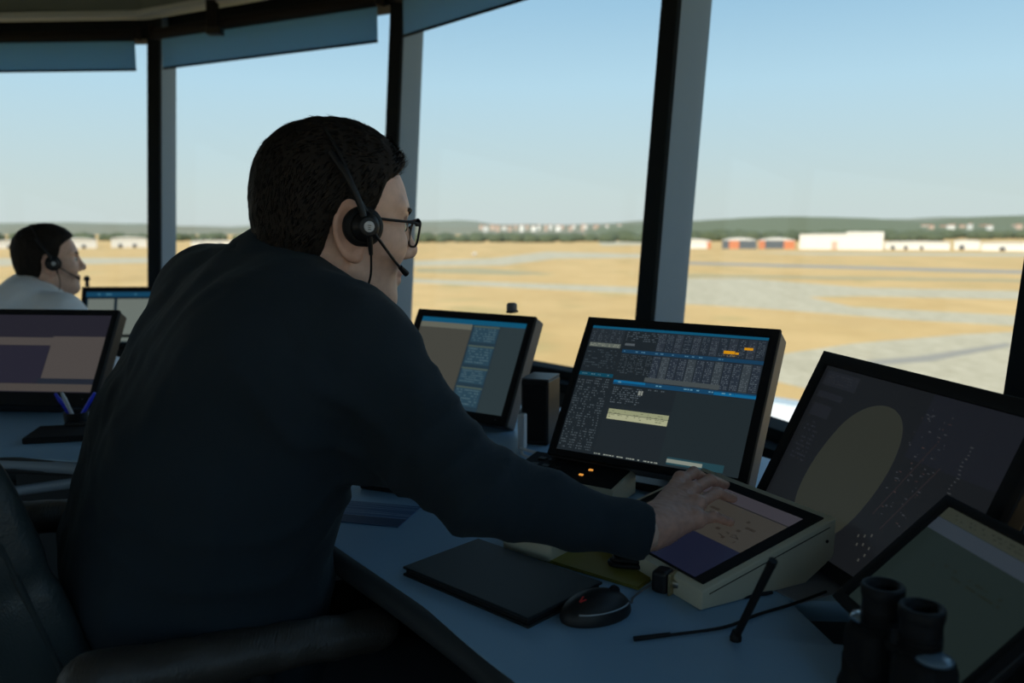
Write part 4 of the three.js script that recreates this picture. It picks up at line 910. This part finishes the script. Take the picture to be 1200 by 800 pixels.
// ---- swivel chair around a seated person
function chair(o) {
  const g = group('swivel_chair', [o.at[0], 0, o.at[2]], o.yaw); tag(g, o.label, 'chair', 'operators\' swivel chairs');   // local x forward, z right
  const hs = o.seat;
  const sf = (x, y, z) => { const q = [Math.abs(x - .02) - .21, Math.abs(y) - .025, Math.abs(z) - .22]; return hyp(Math.max(q[0], 0), Math.max(q[1], 0), Math.max(q[2], 0)) + Math.min(0, Math.max(...q)) - .035 + .008 * (x * x + z * z) / .05; };
  part('seat', netMesh(sf, [-.3, -.08, -.3], [.32, .08, .3], .012).translate(0, hs - .05, 0), M.leather, g);
  const lean = o.lean ?? .32, bl = o.back ?? .62;
  const bf = (x, y, z) => { const cw = .235 - .04 * Math.max(0, (y - bl * .6) / (bl * .4)) ** 2, q = [Math.abs(x + .05 * (1 - (z / .24) ** 2)) - .012, Math.abs(y - bl / 2) - bl / 2 + .05, Math.abs(z) - cw + .04]; return hyp(Math.max(q[0], 0), Math.max(q[1], 0), Math.max(q[2], 0)) + Math.min(0, Math.max(...q)) - .038 + .004 * Math.pow(.5 + .5 * Math.cos(y * 40), 8); };
  const back = part('backrest', netMesh(bf, [-.15, -.05, -.3], [.1, bl + .05, .3], .009).rotateZ(lean).translate(o.backX ?? -.235, hs - .01, 0), M.leather, g);
  for (const s of [1, -1]) part('piping', tube(Array.from({ length: 9 }, (_, i) => { const t = i / 8; return [-.005, .05 + t * (bl - .1), s * (.231 - .04 * Math.max(0, (t - .55) / .45) ** 2)]; }), .004, 30, 8).rotateZ(lean).translate(o.backX ?? -.235, hs - .01, 0), M.leather, back);
  for (const s of [1, -1]) {
    const ac = cone([-.19, 0, 0], [.16, .0, 0], .036, .033), af = (x, y, z) => { const a = ac(x, y * 1.25, z); return a + .002 * n3(x * 20, y * 20, z * 20); };
    part('armrest', netMesh(af, [-.25, -.06, -.06], [.22, .06, .06], .007).rotateZ(o.armTilt ?? 0).translate(o.armX ?? .02, o.arm, s > 0 ? o.armR ?? .285 : -.30), M.leatherBrown, g, 'dark brown padded armrest');
    part('arm_post', [rod([o.armX ?? .0, hs - .06, s > 0 ? o.armR ?? .285 : -.30], [o.armX ?? .0, o.arm - .02, s > 0 ? o.armR ?? .285 : -.30], .014), rod([o.armX ?? 0, hs - .07, s * .12], [o.armX ?? 0, hs - .06, s > 0 ? o.armR ?? .285 : -.30], .014)], M.black, g);
  }
  part('gas_column', cyl(.026, .03, hs - .16, 0, (hs - .16) / 2 + .07, 0, 20), M.black, g);
  for (let k = 0; k < 5; k++) { const a = k / 5 * 6.283, c = Math.cos(a), s = Math.sin(a); part('foot', rod([0, .10, 0], [c * .29, .065, s * .29], .022, .014), M.black, g); part('caster', new THREE.TorusGeometry(.018, .011, 10, 18).rotateY(-a).translate(c * .29, .03, s * .29), M.rubber, g); }
  return g;
}

// ---- the operator reaching for the touch panel
const man = person({
  base: [-.44, 0, -1.12], label: 'man in a dark jacket with headset and glasses, reaching to the touch panel', yaw: rad(30),
  levels: [[[-0.4597, 0.6097, -1.2023], .095, .150], [[-0.465, 0.7367, -1.1991], .09, .156], [[-0.427, 0.8808, -1.1881], .11, .145], [[-0.372, 1.0109, -1.1854], .13, .118], [[-0.3384, 1.0787, -1.1945], .12, .078]],
  SR: [-0.2074, 1.048, -1.0693], ER: [-0.0433, 0.8866, -0.9972], drape: [[-0.196, 0.9625, -1.0982], .072, .040], WR: [0.1701, 0.8059, -1.0617], SL: [-0.476, 1.0882, -1.3572], EL: [-0.261, 0.835, -1.4141], WL: [-.13, .785, -1.47],
  collar: [-0.312, 1.1418, -1.2029], head: { at: [-0.246, 1.1977, -1.2104], yaw: rad(27), pitch: rad(-6), size: .995 }, grey: true, strands: 14000, hairLabel: 'short dark brown hair', fine: .0026,
  wear: M.jacket, wearName: 'jacket', wearLabel: 'dark blue-green jacket', cell: .007, rW: .034, rE: .051, rS: .070,
  hands: () => [handGeo([0.1752, 0.8052, -1.0729], [-0.0433, 0.8866, -0.9972], [
    [[0.247, 0.8329, -1.2092], [0.2705, 0.8388, -1.2328], [0.2947, 0.8201, -1.2647]], [[0.2529, 0.8312, -1.1656], [0.2862, 0.8381, -1.1963], [0.3168, 0.8207, -1.2278]],
    [[0.2529, 0.8246, -1.1258], [0.2874, 0.8309, -1.1588], [0.3163, 0.8151, -1.1806]], [[0.2476, 0.8121, -1.0994], [0.2726, 0.8136, -1.1088], [0.2969, 0.8024, -1.1167]]], [[0.2128, 0.8043, -1.153], [0.2461, 0.8088, -1.2079], [0.2699, 0.8139, -1.2327]], 1),
    restingHand([-.115, .765, -1.475], [-.27, .84, -1.44], [1, 0, -.2], -1)],
});
headset(man.head, 'black headset with thin boom and pale badge on the man in the dark jacket', [.088, -.052, .050]);
glasses(man.head);
chair({ at: [-.483, 0, -1.30], yaw: rad(40), seat: .50, arm: .69, armX: -.07, armR: .36, armTilt: -.15, lean: .30, backX: -.2, back: .62, label: 'black leather swivel chair with brown armrests under the man in the dark jacket' });

// ---- the second operator at the far desk
const mate = person({
  base: [-1.95, 0, -2.75], label: 'man in a white shirt with a headset, seated in front of the far window', yaw: rad(15),
  levels: [[[-1.711, 0.6137, -2.8474], .09, .14], [[-1.7255, 0.7, -2.8589], .09, .145], [[-1.711, 0.7862, -2.8705], .11, .14], [[-1.6762, 0.8724, -2.882], .13, .115], [[-1.6186, 0.9432, -2.8713], .12, .085]],
  SR: [-1.4362, 0.9089, -2.7053], ER: [-1.3433, 0.7677, -2.6259], WR: [-1.1954, 0.7207, -2.7406], SL: [-1.7687, 0.8847, -3.0451], EL: [-1.674, 0.7116, -3.0623], WL: [-1.41, 0.6827, -2.9575],
  collar: [-1.5844, 0.996, -2.8582], head: { at: [-1.5501, 1.0782, -2.8692], yaw: rad(30), pitch: rad(3), size: .90, thick: .7 }, strands: 3500, hairLabel: 'short dark hair',
  wear: M.shirt, wearName: 'shirt', wearLabel: 'white shirt', cell: .010, fine: .0034, folds: .7, rW: .038,
  hands: () => [restingHand([-1.1898, 0.7207, -2.7406], [-1.3433, 0.7677, -2.6259], [1, 0, 0], 1), restingHand([-1.404, 0.6827, -2.9575], [-1.674, 0.7116, -3.0623], [1, 0, -.1], -1)],
});
headset(mate.head, 'black headset on the man in the white shirt', [.088, -.058, .052]);
chair({ at: [-1.72, 0, -2.80], yaw: rad(15), seat: .50, arm: .66, lean: .25, back: .42, label: 'black leather swivel chair under the man in the white shirt' });

renderer.render(scene, camera);
